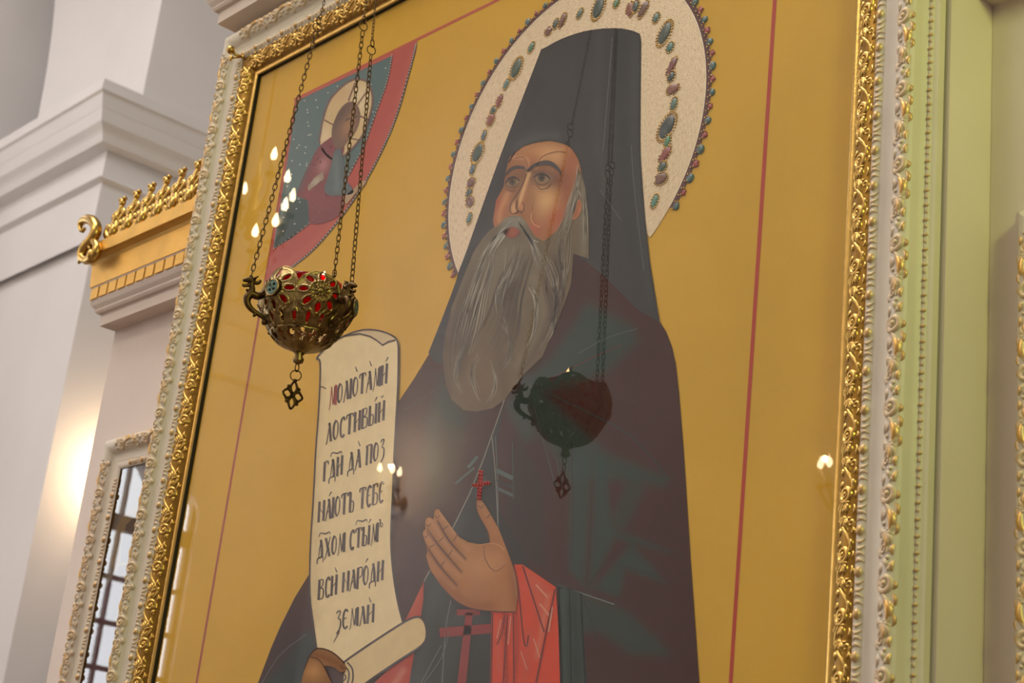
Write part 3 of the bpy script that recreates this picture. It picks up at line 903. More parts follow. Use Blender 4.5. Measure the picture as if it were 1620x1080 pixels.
# --- robe
robe_out = [(680, 559), (655, 600), (630, 637), (560, 780), (488.6, 910), (467, 945), (445, 989), (429, 1026), (409.6, 1078), (340, 1240), (280, 1420), (1122, 1420), (1115, 1240), (1107, 1080), (1093, 882), (1086.5, 780), (1082, 710), (1075, 624), (1070, 577), (1064, 549), (1054.5, 524.5), (1044.5, 509), (1000, 440), (909, 390), (800, 400), (720, 470)]
GRN = (42, 66, 60)
robe = patch('robe', robe_out, (66, 37, 32), [
    ('dab', (1040, 640), (70, 120), 0, (72, 42, 36), .6), ('dab', (650, 720), (60, 110), .3, (70, 44, 40), .5), ('dab', (450, 1010), (50, 70), .4, (60, 46, 52), .8),
    ('poly', [(930, 480), (905, 520), (870, 570), (830, 600), (850, 625), (960, 590), (1010, 540), (1000, 515)], 9, GRN, .85),
    ('poly', [(700, 600), (680, 660), (675, 740), (690, 790), (720, 720), (740, 660)], 12, GRN, .8),
    ('poly', [(830, 600), (800, 640), (830, 700), (860, 690), (900, 760), (1000, 760), (1050, 770), (1060, 757), (960, 715), (880, 640)], 7, GRN, .75),
    ('poly', [(840, 640), (880, 760), (870, 790), (845, 720)], 5, (58, 38, 34), .7),
    ('poly', [(905, 700), (900, 900), (925, 930), (935, 780), (930, 720)], 4, GRN, .75), ('poly', [(943, 720), (935, 900), (930, 935), (970, 860), (960, 730)], 4, GRN, .8),
    ('poly', [(960, 835), (1000, 845), (1075, 880), (1010, 862), (965, 850)], 4, GRN, .7), ('poly', [(940, 930), (1000, 860), (1040, 905), (1050, 922), (990, 900), (980, 945)], 5, GRN, .8), ('poly', [(1000, 740), (1020, 775), (990, 835), (960, 840), (985, 780)], 7, GRN, .6),
    ('poly', [(880, 925), (990, 965), (1040, 1010), (1060, 1036), (1000, 1035), (950, 1000), (900, 1000)], 7, GRN, .75),
    ('poly', [(820, 690), (860, 760), (860, 900), (830, 880), (800, 820)], 6, (46, 42, 38), .7),
    ('poly', [(690, 660), (740, 690), (715, 800), (680, 800)], 14, (86, 70, 52), .7), ('dab', (800, 880), (14, 30), 0, (48, 34, 32), .5),
    ('poly', [(500, 1000), (485, 1002), (420, 1080), (390, 1160), (470, 1160), (512, 1040)], 6, (46, 60, 60), .9)], 7, icon, 3)
ink('robe_fold', [([(800, 560), (830, 600), (905, 640), (1000, 690), (1060, 760)], 2.2, (40, 48, 44)), ([(905, 700), (908, 820), (903, 900)], 1.6, (34, 34, 32)), ([(938, 760), (935, 850), (928, 925)], 1.6, (34, 30, 30)), ([(925, 935), (960, 890), (1005, 860), (1060, 870)], 1.8, (34, 34, 32)), ([(975, 893), (1015, 903), (1060, 920)], 1.6, (34, 34, 32)),
                  ([(884, 926), (920, 938), (973, 956)], 1.8, (104, 118, 114), 1), ([(973, 956), (996, 973), (1030, 1005), (1058, 1036)], 1.6, (40, 44, 42)), ([(902, 932), (905, 1080)], 1.2, (84, 96, 92), 1), ([(919, 938), (927, 1080)], 1.4, (76, 88, 86), 1), ([(921, 939), (948, 1016)], 1.8, (28, 34, 32), 1), ([(885, 927), (890, 1090)], 2.2, (74, 86, 82), 1),
                  ([(915, 560), (960, 535), (1010, 520)], 1.8, (60, 70, 64)), ([(870, 600), (930, 570), (985, 545)], 2.2, (70, 40, 36)), ([(845, 640), (880, 770)], 1.4, (50, 58, 54)), ([(880, 720), (892, 780)], 1.4, (50, 58, 54)), ([(640, 650), (700, 610)], 1.2, (56, 50, 48)),
                  ([(486, 1003), (440, 1040), (400, 1110)], 1.2, (86, 98, 98))], robe, 4)
# green cuff panel at the right sleeve
patch('green_cuff', [(884, 926), (905, 932), (920, 938.5), (930, 1090), (935, 1420), (893, 1420), (888, 1080)], (48, 60, 56), [('line', [(893, 930), (900, 1400)], 3, (62, 76, 72), .7), ('line', [(910, 940), (918, 1400)], 2.5, (40, 48, 46), .8)], 5, robe, 4)
# --- dark under-robe between the mantle's edges
under = patch('under_robe', [(800, 630), (790, 655), (740, 785), (672, 920), (656, 980), (640, 1080), (610, 1420), (800, 1420), (785, 1080), (790, 965), (860, 960), (830, 870), (787, 800), (783, 720)],
              (50, 50, 48), [('poly', [(785, 700), (790, 960), (850, 900), (830, 760)], 5, (46, 36, 34), .7), ('line', [(730, 820), (690, 930), (660, 1080)], 9, (66, 72, 70), .5), ('line', [(700, 920), (705, 1080)], 5, (60, 66, 66), .5), ('line', [(690, 640), (720, 760)], 20, (70, 62, 50), .4)], 6, icon, 4)
ink('robe_edge_line', [([(802, 625), (745, 780), (672, 920)], 1.5, (148, 138, 120)), ([(780, 692), (786, 760), (789, 830)], 1.5, (132, 128, 116)), ([(742, 740), (757, 722)], 5, (84, 98, 90), 1), ([(722, 765), (752, 740)], 3.4, (80, 92, 86), 1), ([(786, 744), (813, 757)], 7, (78, 92, 88), 1), ([(787, 772), (813, 784)], 5, (76, 88, 84), 1), ([(786, 760), (813, 772)], 3, (40, 46, 44), 1), ([(785, 690), (789, 760), (790, 840)], 1.6, (86, 96, 92), 1), ([(812, 700), (814, 790)], 1.4, (60, 70, 66), 1),
                       ([(715, 950), (706, 1000), (700, 1100)], 1.4, (110, 114, 112)), ([(700, 1020), (665, 1085)], 1.6, (92, 98, 98), 1), ([(672, 1080), (700, 1040), (712, 1000)], 1.2, (96, 102, 102))], under, 6)
# --- hood
hood = patch('hood', [(859, 78), (889, 62), (924.5, 50), (955.5, 45.5), (984.5, 45.5), (1002, 49), (1013.3, 54), (1015.5, 67), (1014.5, 155.6), (1014, 245), (1022, 348.5), (1028.7, 413), (1036.5, 460), (1044.5, 510), (1010, 490), (960, 440), (930, 415), (909, 402), (915, 380), (900, 300), (830, 300), (790, 370), (765, 400), (735, 440), (716, 488), (706, 530), (702, 575), (690, 575), (680, 559), (693, 524), (716, 467), (726.7, 430), (757.8, 348.5), (794, 247), (829, 155.6), (853, 95.6)],
             (58, 56, 56), [('line', [(850, 130), (800, 280), (700, 540)], 16, (52, 48, 50), .6), ('line', [(985, 60), (985, 200), (1000, 400)], 9, (50, 52, 50), .8), ('line', [(950, 60), (945, 200), (960, 300)], 8, (70, 70, 68), .5), ('line', [(1005, 60), (1006, 250), (1030, 480)], 6, (66, 68, 66), .6), ('line', [(880, 215), (850, 218), (815, 235)], 9, (78, 80, 78), .6), ('dab', (900, 110), (40, 60), 0, (62, 60, 60), .5)], 6, icon, 5)
ink('hood_edge', [([(860, 80), (889, 64), (924.5, 52), (955.5, 47.5), (984.5, 47.5), (1012, 56)], 3, (44, 34, 36)), ([(859, 78), (829, 155.6), (794, 247), (757.8, 348.5), (716, 467), (680, 559)], 2.2, (36, 32, 34)), ([(1014, 60), (1013.5, 245), (1028, 413), (1044, 508)], 2.0, (40, 36, 36)), ([(806, 258), (815, 243), (829, 232), (851, 225), (873, 223), (892, 227), (905, 234), (916, 250), (925, 268)], 2.4, (40, 38, 38)),
                  ([(970, 60), (962, 160), (955, 240)], 1.6, (74, 76, 74)), ([(985, 60), (984, 200), (990, 330)], 1.8, (42, 42, 42)), ([(1000, 230), (1005, 300), (1020, 430)], 1.4, (78, 80, 78)), ([(950, 300), (985, 350)], 1.2, (74, 76, 74))], hood, 6)

# --- face
face = patch('face', [(804, 262), (807, 250), (814, 243), (829, 232), (851, 225), (873, 223), (892, 227), (905, 234), (914, 247), (919, 262), (925, 300), (930, 330), (915, 350), (900, 362), (880, 380), (850, 392), (815, 380), (784, 362), (781, 350), (783, 338), (786, 318), (794, 303), (798, 296), (800, 279)],
             (158, 104, 66), [
    ('dab', (862, 240), (40, 13), 0, (196, 140, 92), .9), ('dab', (885, 250), (26, 16), .4, (206, 156, 106), .8), ('dab', (838, 250), (14, 10), 0, (178, 112, 68), .6),
    ('line', [(815, 250), (835, 252), (836, 264)], 3, (204, 150, 104), .7), ('line', [(850, 265), (862, 247), (885, 241)], 3.5, (212, 160, 112), .8),
    ('dab', (868, 320), (20, 26), .2, (214, 166, 112), .95), ('dab', (862, 300), (16, 12), .2, (204, 152, 100), .7), ('dab', (795, 330), (9, 22), .35, (178, 104, 66), .8), ('line', [(805, 306), (792, 335), (790, 352)], 5, (206, 150, 104), .6),
    ('dab', (898, 290), (14, 46), .1, (150, 84, 56), .8), ('dab', (905, 255), (12, 22), .3, (166, 92, 58), .7), ('dab', (882, 345), (16, 22), .5, (176, 92, 60), .8), ('dab', (845, 365), (14, 16), 0, (176, 92, 66), .8), ('dab', (785, 322), (5, 14), .3, (170, 76, 54), .7),
    ('line', [(790, 318), (784, 345), (790, 358)], 3.5, (164, 92, 62), .6),
    # eye sockets
    ('dab', (812, 286), (18, 13), -.2, (110, 76, 58), .75), ('dab', (858, 280), (28, 14), .1, (96, 66, 52), .85), ('dab', (880, 285), (12, 14), .5, (110, 68, 50), .6),
    ('line', [(832, 272), (826, 300), (818, 318)], 3.5, (126, 84, 58), .8), ('line', [(838, 275), (828, 305), (820, 332)], 3.6, (216, 168, 118), .95), ('dab', (814, 330), (5, 11), .1, (216, 166, 116), .9), ('dab', (826, 328), (5.5, 7), 0, (196, 134, 88), .9), ('line', [(820, 318), (820, 330), (826, 337)], 1.8, (112, 66, 46), .8),
    ('dab', (813, 290), (9.5, 5), -.3, (176, 148, 112), .95), ('dab', (859, 283), (11, 5.5), .0, (178, 150, 116), .95),
    ('dab', (812, 289), (4.6, 4.8), 0, (62, 48, 36), 1.0), ('dab', (858, 282), (5.2, 5.4), 0, (62, 48, 36), 1.0)], 1.7, icon, 6)
DK = (58, 40, 34)
ink('face_line', [([(800, 280), (808, 270), (820, 265), (832, 267)], (1.5, 6, 4), (66, 52, 48)), ([(836, 272), (846, 263), (862, 258.5), (876, 261), (886, 270), (889, 277)], (3, 8.5, 1.5), (62, 50, 48)),
                  ([(801, 291), (807, 283), (816, 281), (824, 287)], (1.4, 3.0, 1.6), DK), ([(801, 293), (808, 297), (817, 297), (823, 290)], 1.3, (92, 64, 48)), ([(802, 298), (809, 303), (818, 302)], 1.2, (104, 66, 46)),
                  ([(846, 281), (853, 276), (862, 276), (870, 281), (872, 285)], (1.6, 3.4, 1.4), DK), ([(847, 283), (852, 291), (861, 293), (870, 288)], 1.4, (96, 66, 50)), ([(848, 292), (856, 300), (866, 299), (874, 291)], 1.6, (112, 72, 48)), ([(848, 293), (856, 302), (867, 301)], 1.0, (214, 172, 120)),
                  ([(833, 268), (838, 270.5), (844, 267)], 2.4, (112, 74, 52)), ([(834, 276), (826, 298), (812, 318), (808, 332), (811, 338)], 1.5, (104, 64, 44)), ([(811, 339), (817, 338), (822, 335), (828, 336), (831, 328), (828, 320)], 1.4, (100, 58, 40)), ([(819, 320), (818, 330), (822, 336)], 1.3, (96, 56, 40)),
                  ([(815, 251), (828, 249), (835, 256), (836, 266)], 1.1, (128, 78, 50)), ([(851, 265), (856, 252), (868, 244), (886, 240), (897, 243)], 1.2, (134, 82, 52)), ([(845, 335), (842, 345), (846, 355), (856, 360)], 1.0, (226, 172, 120)), ([(848, 310), (843, 325), (845, 345)], 1.0, (178, 122, 80))], face, 8)
for nm, e in (('left', (812.5, 289)), ('right', (858.5, 282))):
    t = np.linspace(0, 2 * PI, 13)
    ink('eye_pupil', [(np.stack([e[0] + 1.1 * np.cos(t), e[1] + 1.1 * np.sin(t)], 1), 2.3, (34, 26, 22), 1), (np.stack([e[0] + 4.6 * np.cos(t), e[1] + 4.8 * np.sin(t)], 1), 1.0, (56, 42, 32), 1)], face, 8)
patch('ear', [(917, 316), (922, 322), (921, 335), (914, 346), (905, 349), (903, 345), (911, 336), (914, 325)], (176, 112, 76), [('line', [(918, 320), (912, 342)], 2, (150, 84, 56), .8)], 2.5, face, 8, 2)
# --- beard and hair
BR = (110, 94, 72)
beard = patch('beard', [(790, 357), (800, 346), (815, 341), (828, 344), (838, 358), (848, 375), (862, 382), (880, 368), (893, 350), (903, 330), (912, 300), (916, 268), (922, 276), (928, 300), (932, 340), (933, 410), (909, 402), (905, 450), (895, 480), (885.6, 503), (860, 564), (833, 590), (815, 612), (799.7, 633), (781.5, 646), (755.6, 651.5), (735, 649), (716.6, 633), (707.6, 610), (703, 580), (702, 560), (706.4, 528), (716, 486.7), (735.6, 436.7), (750, 400), (765.5, 377), (778, 363)],
              BR, [('dab', (800, 420), (60, 60), .2, (126, 116, 100), .6), ('dab', (760, 600), (50, 60), 0, (118, 92, 66), .6), ('dab', (815, 352), (20, 12), 0, (150, 144, 132), .8), ('line', [(925, 290), (925, 360), (925, 400)], 6, (128, 118, 102), .7), ('line', [(712, 500), (704, 570), (712, 620)], 6, (84, 66, 56), .6), ('line', [(890, 400), (880, 480), (830, 590)], 9, (96, 80, 68), .7), ('line', [(815, 450), (790, 540), (800, 620)], 8, (96, 80, 64), .5), ('line', [(845, 440), (860, 500), (820, 580)], 7, (134, 122, 102), .4), ('dab', (795, 372), (30, 8), -.2, (90, 76, 64), .5)], 3.6, icon, 7)
HL = (158, 148, 130)
HD = (80, 66, 56)
strands = []
for a, b, n, w, c in [
    ([(812, 345), (795, 362), (770, 395), (745, 440)], [(815, 348), (805, 368), (785, 400), (765, 450)], 12, 1.2, (176, 170, 156)),
    ([(816, 344), (826, 360), (840, 374), (856, 400), (864, 440)], [(820, 346), (832, 366), (842, 385), (848, 420), (850, 455)], 14, 1.2, (172, 164, 148)),
    ([(770, 400), (745, 450), (725, 510), (715, 560)], [(790, 400), (775, 460), (765, 520), (750, 570)], 20, 1.1, HL),
    ([(815, 385), (805, 420), (785, 460), (790, 490)], [(830, 385), (820, 430), (800, 470), (800, 500)], 12, 1.1, HL),
    ([(850, 400), (875, 450), (878, 500), (850, 560)], [(865, 400), (885, 440), (880, 520), (870, 545)], 12, 1.0, HL),
    ([(838, 455), (852, 480), (850, 520), (830, 560)], [(845, 455), (850, 470), (842, 530), (835, 550)], 8, 1.1, (170, 160, 142)),
    ([(735, 540), (725, 570), (720, 600), (735, 630)], [(760, 520), (735, 560), (725, 600), (738, 615)], 10, 1.0, HL),
    ([(790, 510), (810, 540), (810, 570), (795, 590)], [(798, 500), (806, 535), (805, 565), (798, 580)], 8, 1.0, HL),
    ([(758, 560), (747, 590), (752, 620), (762, 640)], [(765, 560), (752, 590), (760, 620), (768, 635)], 7, 1.2, (168, 156, 136)),
    ([(775, 565), (785, 600), (778, 625), (765, 640)], [(780, 570), (788, 600), (784, 625), (772, 640)], 6, 1.0, HL),
    ([(916, 270), (905, 310), (890, 350), (870, 390)], [(920, 280), (915, 320), (905, 360), (890, 400)], 14, 1.0, HL),
    ([(921, 285), (924, 330), (926, 370), (928, 405)], [(927, 300), (930, 330), (931, 370), (930, 405)], 7, 1.0, HL),
    ([(890, 350), (880, 400), (890, 450), (878, 490)], [(905, 350), (905, 400), (900, 440), (890, 470)], 12, 1.0, (142, 130, 112)),
    ([(820, 395), (790, 440), (770, 500), (735, 560)], [(850, 395), (830, 470), (820, 540), (780, 610)], 22, .9, HD),
    ([(870, 400), (860, 460), (870, 510), (840, 570)], [(900, 370), (890, 430), (895, 470), (870, 530)], 14, .9, HD),
    ([(760, 400), (725, 480), (712, 560), (715, 610)], [(780, 430), (755, 510), (740, 580), (745, 635)], 14, .9, HD)]:
    strands += fan(a, b, n, w, c)
strands += [([(916, 262), (914, 285), (916, 300), (922, 312)], (.6, 1.8, .5), (186, 180, 164)), ([(822, 346), (828, 362), (842, 378), (854, 384)], (.6, 2.0, .6), (196, 190, 176)), ([(812, 346), (792, 366), (770, 398), (758, 425)], (.6, 1.8, .5), (190, 184, 170)), ([(803, 395), (798, 440), (786, 465), (788, 495)], (.5, 1.6, .5), (178, 168, 150)), ([(838, 455), (846, 470), (848, 490)], (.5, 2.0, .5), (182, 172, 154)), ([(757, 562), (747, 585), (748, 605)], (.5, 2.0, .5), (180, 168, 148))]
ink('hair_strand', strands, beard, 9)
patch('mouth', [(798, 369), (804, 362), (813, 360), (820, 362), (824, 368), (818, 375), (808, 377)], (146, 76, 58), [('dab', (812, 368), (8, 4), 0, (160, 90, 68), .7)], 2, face, 9, 2)

# --- scroll
PAP = (226, 204, 158)
scroll = patch('scroll', [(504, 566), (509, 559), (515, 553.7), (530, 541), (547, 532), (568.6, 524), (587.4, 522), (609, 525.5), (627.7, 535), (632, 546), (632.5, 560), (631.7, 607), (629, 661), (626, 701), (625, 736), (623.6, 779), (620.7, 849), (623.7, 902), (631, 949.6), (640, 984), (600, 1010), (548, 1047), (535, 1040), (520, 1030), (503, 1023.7), (497.8, 985), (492.4, 938), (493.3, 864), (497.8, 790), (501.5, 715), (505.5, 661), (508, 613), (508.7, 572.5)],
               PAP, [('dab', (560, 560), (60, 20), 0, (222, 200, 156), .6), ('line', [(508, 600), (500, 760), (500, 980)], 8, (202, 178, 132), .6)], 8, icon, 8)
patch('scroll_fold', [(560, 528), (568.6, 525), (587.4, 523.5), (609, 527), (627, 536), (628, 539), (617, 541.6), (607.5, 546), (598, 540), (587.4, 533.6), (571, 529.5)], (202, 178, 138), [], 5, scroll, 9)
OUT = (64, 48, 46)
ink('scroll_outline', [([(504, 570), (504, 566), (515, 553.7), (530, 541), (547, 532), (568.6, 524), (587.4, 522), (609, 525.5), (627.7, 535), (632, 546), (632.5, 560), (631.7, 607), (629, 661), (625, 736), (623.6, 779), (620.7, 849), (623.7, 902), (631, 949.6), (640, 986)], 2.6, OUT), ([(547, 532), (571, 528.5), (587.4, 532.6), (598, 539), (607.5, 546.5), (617, 541), (628, 538.5)], 2.4, OUT, 1), ([(504, 568), (508.7, 574), (508, 613), (505.5, 661), (501.5, 715), (497.8, 790), (493.3, 864), (492.4, 938), (497.8, 985), (503, 1023.7)], 2.4, OUT), ([(508, 612), (514, 613), (518, 616)], 1.6, OUT)], scroll, 10)
roll = patch('scroll_roll', [(548, 1047), (600, 1012), (643, 983.7), (660, 977), (668, 978), (674, 985), (677, 996), (677, 1006), (674, 1016), (669.6, 1021), (640, 1041), (610, 1062), (589.6, 1076), (560, 1100), (545, 1090)], (214, 188, 138), [('line', [(560, 1060), (660, 1000)], 10, (216, 192, 146), .6)], 7, scroll, 10)
ink('roll_outline', [([(548, 1047), (560, 1038), (600, 1011), (643, 983.7), (660, 976.5), (669, 978), (675.6, 988), (677.5, 1006), (670, 1021), (640, 1041), (610, 1061), (580, 1082), (550, 1108)], 3.2, OUT), ([(552, 1048), (560, 1058), (561, 1075), (556, 1090)], 2.6, OUT), ([(540, 1064), (545, 1056), (552, 1058), (555, 1068), (552, 1082), (545, 1086), (540, 1078)], 2.4, OUT), ([(547, 1066), (550, 1072), (546, 1077), (543, 1071), (547, 1066)], 2.0, OUT)], scroll, 11)
# lettering: condensed ustav hand, glyphs in a unit box
GL = {
    'М': (.85, [((.05, -.12), (.16, .15), (.22, 1), .5), ((.22, 1), (.50, .05), .8), ((.50, .05), (.60, .95), .5), ((.78, 1), (.80, 0), 1.4), ((.60, .95), (.60, .1), .9)]),
    'О': (.62, [((.30, .98), (.08, .75), (.08, .25), (.30, .02), 1.2), ((.30, .98), (.52, .75), (.52, .25), (.30, .02), .7)]),
    'Л': (.62, [((.02, -.06), (.12, .12), (.34, 1), .6), ((.30, .98), (.46, .4), (.56, .02), 1.4)]),
    'Ю': (.95, [((.08, 1), (.08, 0), 1.4), ((.08, .5), (.40, .5), .6), ((.62, .98), (.40, .75), (.40, .25), (.62, .02), 1.1), ((.62, .98), (.86, .75), (.86, .25), (.62, .02), .7)]),
    'Т': (.75, [((.02, .82), (.06, .98), (.68, .98), (.72, .82), .9), ((.37, .98), (.37, 0), 1.4)]),
    'А': (.66, [((.02, -.06), (.14, .3), (.36, 1), .6), ((.32, .98), (.50, .4), (.60, .0), 1.4), ((.10, .20), (.26, .40), (.46, .40), .6)]),
    'И': (.72, [((.08, 1), (.08, 0), 1.4), ((.60, 1), (.60, 0), 1.4), ((.08, .38), (.60, .66), .6)]),
    'Н': (.78, [((.08, 1), (.08, 0), 1.4), ((.66, 1), (.66, 0), 1.4), ((.08, .72), (.66, .30), .6)]),
    'С': (.58, [((.52, .80), (.40, .98), (.14, .85), (.08, .45), (.18, .10), (.38, .0), (.52, .12), 1.1)]),
    'В': (.66, [((.08, 1), (.08, 0), 1.4), ((.08, .98), (.50, .95), (.46, .66), (.10, .56), .7), ((.10, .56), (.56, .48), (.56, .06), (.08, .02), .8)]),
    'Ы': (.92, [((.08, 1), (.08, 0), 1.4), ((.08, .52), (.46, .48), (.46, .04), (.08, .02), .8), ((.78, 1), (.78, 0), 1.4)]),
    'Й': (.72, [((.08, 1), (.08, 0), 1.4), ((.60, 1), (.60, 0), 1.4), ((.08, .38), (.60, .66), .6), ((.2, 1.28), (.34, 1.18), (.48, 1.28), .6)]),
    'Г': (.55, [((.08, 1), (.08, 0), 1.4), ((.08, .98), (.46, .98), (.50, .80), .8)]),
    'Д': (.78, [((.18, .05), (.24, .5), (.40, 1), .6), ((.36, .98), (.54, .5), (.60, .05), 1.4), ((.04, -.22), (.08, .05), (.70, .05), (.74, -.22), .8)]),
    'П': (.76, [((.10, .95), (.10, 0), 1.3), ((.62, .95), (.62, 0), 1.3), ((.02, .86), (.06, .98), (.72, .98), .9)]),
    'З': (.56, [((.08, .90), (.26, 1.0), (.48, .95), (.26, .62), .9), ((.26, .62), (.52, .5), (.50, .12), (.26, -.1), (.16, -.2), .9)]),
    'Ъ': (.72, [((.02, .84), (.04, .98), (.22, .98), .8), ((.22, .98), (.22, 0), 1.4), ((.22, .52), (.60, .48), (.60, .04), (.22, .02), .8)]),
    'Е': (.58, [((.52, .86), (.34, 1.0), (.12, .80), (.10, .25), (.30, .0), (.52, .12), 1.1), ((.12, .52), (.44, .56), .7)]),
    'Б': (.66, [((.10, 1), (.10, 0), 1.4), ((.10, .98), (.54, .98), (.56, .80), .8), ((.10, .56), (.56, .50), (.56, .05), (.10, .02), .8)]),
    'Х': (.72, [((.06, 1), (.62, .0), 1.4), ((.60, 1), (.36, .5), (.04, -.12), .7)]),
    'Р': (.60, [((.08, 1), (.08, -.06), 1.4), ((.08, .98), (.54, .95), (.54, .56), (.08, .46), .8)]),
    ' ': (.36, [])}
INKC = (74, 58, 54)


def text_row(txt, b0, b1, hgt, red=(), lean=.05, marks=()):
    b0, b1 = np.array(b0, float), np.array(b1, float); d = b1 - b0; tot = sum(GL[c][0] + .13 for c in txt); up = np.array([lean, -1.0]) * hgt
    x = 0; st = []
    for i, c in enumerate(txt):
        w, ss = GL[c]
        for s in ss:
            wt = s[-1]; pts = [b0 + d * ((x + p[0]) / tot) + up * p[1] for p in s[:-1]]
            st.append((pts, (2.8 * wt * (.75 if wt < 1 else 1), 2.8 * wt, 2.8 * wt * (.6 if wt < 1 else 1)), (150, 52, 52) if i in red else INKC, 4))
        x += w + .13
    for kind, fx, fy in marks:
        o = b0 + d * fx + up * fy
        if kind == 'acute':
            st.append(([o, o + (4, -7)], (1.2, 2.2), INKC, 1))
        elif kind == 'grave':
            st.append(([o, o + (-3, -8)], (2.2, 1.2), INKC, 1))
        elif kind == 'titlo':
            st.append(([o + (-9, 4), o + (-6, -3), o + (2, -2), o + (8, -5), o + (9, -1)], (1.0, 2.4, 1.0), INKC, 4))
        elif kind == 'yer':
            for s in GL['Ъ'][1]:
                st.append(([o + np.array([p[0] * 8, -p[1] * 12]) for p in s[:-1]], 1.4 * s[-1] ** .5, INKC, 3))
    ink('text_row', st, scroll, 9)


text_row('МОЛЮТАМИ', (522, 645.5), (616, 606), 32, red=(0,), marks=(('grave', .46, 1.22), ('grave', .70, 1.2), ('acute', .94, 1.12)))
text_row('ЛОСТИВЫЙ', (517.5, 702.5), (612, 664), 32, marks=(('acute', .80, 1.14),))
text_row('ГДИ ДА ПОЗ', (513.5, 762.5), (611, 725), 31, marks=(('titlo', .19, 1.16), ('grave', .58, 1.12)))
text_row('НАЮТЪ ТЕБЕ', (505, 827), (610, 794), 33, marks=(('acute', .15, 1.12),))
text_row('ДХОМ СТЫМ', (503.7, 886), (601, 857), 31, marks=(('titlo', .10, 1.18), ('titlo', .70, 1.25), ('acute', .82, 1.1), ('yer', 1.0, .75)))
text_row('ВСИ НАРОДИ', (505, 949.6), (610, 917), 32, marks=(('grave', .27, 1.1), ('acute', .70, 1.14)))
text_row('ЗЕМЛИ', (532, 998), (596, 984), 30, lean=.04, marks=(('grave', .87, 1.1),))
ink('letter_tail', [([(539, 998), (537, 1003), (533, 1010), (530, 1016)], (2.2, 1.6, .8), INKC)], scroll, 9)
# hand under the scroll's roll
lhand = patch('lower_hand', [(484, 1060), (492, 1040), (500, 1028), (510, 1026), (525, 1030), (537, 1038), (546, 1048), (552, 1056), (549, 1063), (541, 1064), (532, 1058), (522, 1054), (516, 1054), (522, 1068), (530, 1084), (520, 1120), (470, 1120)], (140, 102, 72), [('dab', (498, 1062), (14, 14), 0, (190, 140, 92), .8), ('line', [(500, 1036), (530, 1046), (546, 1058)], 5, (128, 84, 60), .8)], 4, icon, 12)
ink('hand_outline', [([(484, 1060), (492, 1040), (501, 1028), (512, 1026), (527, 1031), (540, 1041), (549, 1051)], 1.8, (70, 48, 42)), ([(494, 1040), (505, 1042), (514, 1052), (522, 1068), (530, 1084)], 1.4, (86, 58, 46)), ([(543, 1052), (546, 1058), (550, 1057)], 1.2, (92, 60, 48)), ([(516, 1054), (530, 1056), (541, 1064), (549, 1063)], 1.5, (70, 48, 42))], lhand, 13)

# --- red sleeve and red lining
sleeve = patch('red_sleeve', [(779, 960), (816, 960), (815, 893), (828, 893), (881, 929), (885, 1000), (887.6, 1080), (895, 1420), (770, 1420), (777, 1080)], (208, 70, 42), [
    ('line', [(790, 980), (790, 1060)], 3, (198, 92, 70), .6), ('line', [(800, 975), (803, 1080)], 3, (136, 40, 30), .8), ('poly', [(828, 896), (872, 930), (860, 1010), (845, 950)], 4, (194, 92, 68), .6), ('line', [(870, 940), (850, 1040)], 4, (206, 120, 92), .6), ('line', [(840, 1000), (830, 1080)], 6, (190, 80, 58), .6), ('line', [(815, 910), (820, 1000), (815, 1080)], 3, (146, 44, 34), .7)], 5, icon, 6)
ink('sleeve_fold', [([(829, 896), (840, 930), (863, 1000)], 2.4, (112, 32, 28)), ([(815, 895), (822, 930), (830, 1010), (835, 1022), (838, 1005)], 2.0, (108, 32, 28)), ([(880, 932), (866, 1000), (850, 1080)], 2.6, (116, 34, 28)), ([(800, 972), (796, 1000), (788, 1020)], 1.8, (108, 34, 30)), ([(805, 972), (801, 1030), (798, 1080)], 1.6, (108, 34, 30)), ([(814, 970), (815, 1080)], 2.0, (116, 34, 28), 1),
                    ([(810, 975), (806, 1020)], 1.6, (214, 140, 116), 1), ([(795, 980), (788, 1010)], 1.6, (214, 140, 116), 1), ([(850, 925), (868, 945)], 3, (208, 128, 100), 1), ([(856, 955), (872, 975)], 3, (208, 128, 100), 1), ([(846, 1010), (856, 1040)], 2.4, (206, 126, 98), 1), ([(876, 960), (870, 1000)], 3.0, (206, 130, 104), 1), ([(826, 1030), (836, 1060)], 2, (206, 122, 96), 1), ([(781, 970), (779, 1080)], 2.2, (110, 34, 28), 1)], sleeve, 8)
patch('red_lining', [(672, 920), (671, 950), (667, 977), (655, 981), (641, 985)], (176, 66, 46), [('line', [(670, 925), (650, 980)], 4, (190, 90, 68), .4)], 5, robe, 6)
patch('red_lining', [(594, 1080), (620, 1056), (657, 1032), (652, 1060), (648, 1090), (640, 1420), (560, 1420)], (176, 62, 44), [('line', [(640, 1060), (620, 1090)], 5, (206, 130, 104), .6)], 5, robe, 6)
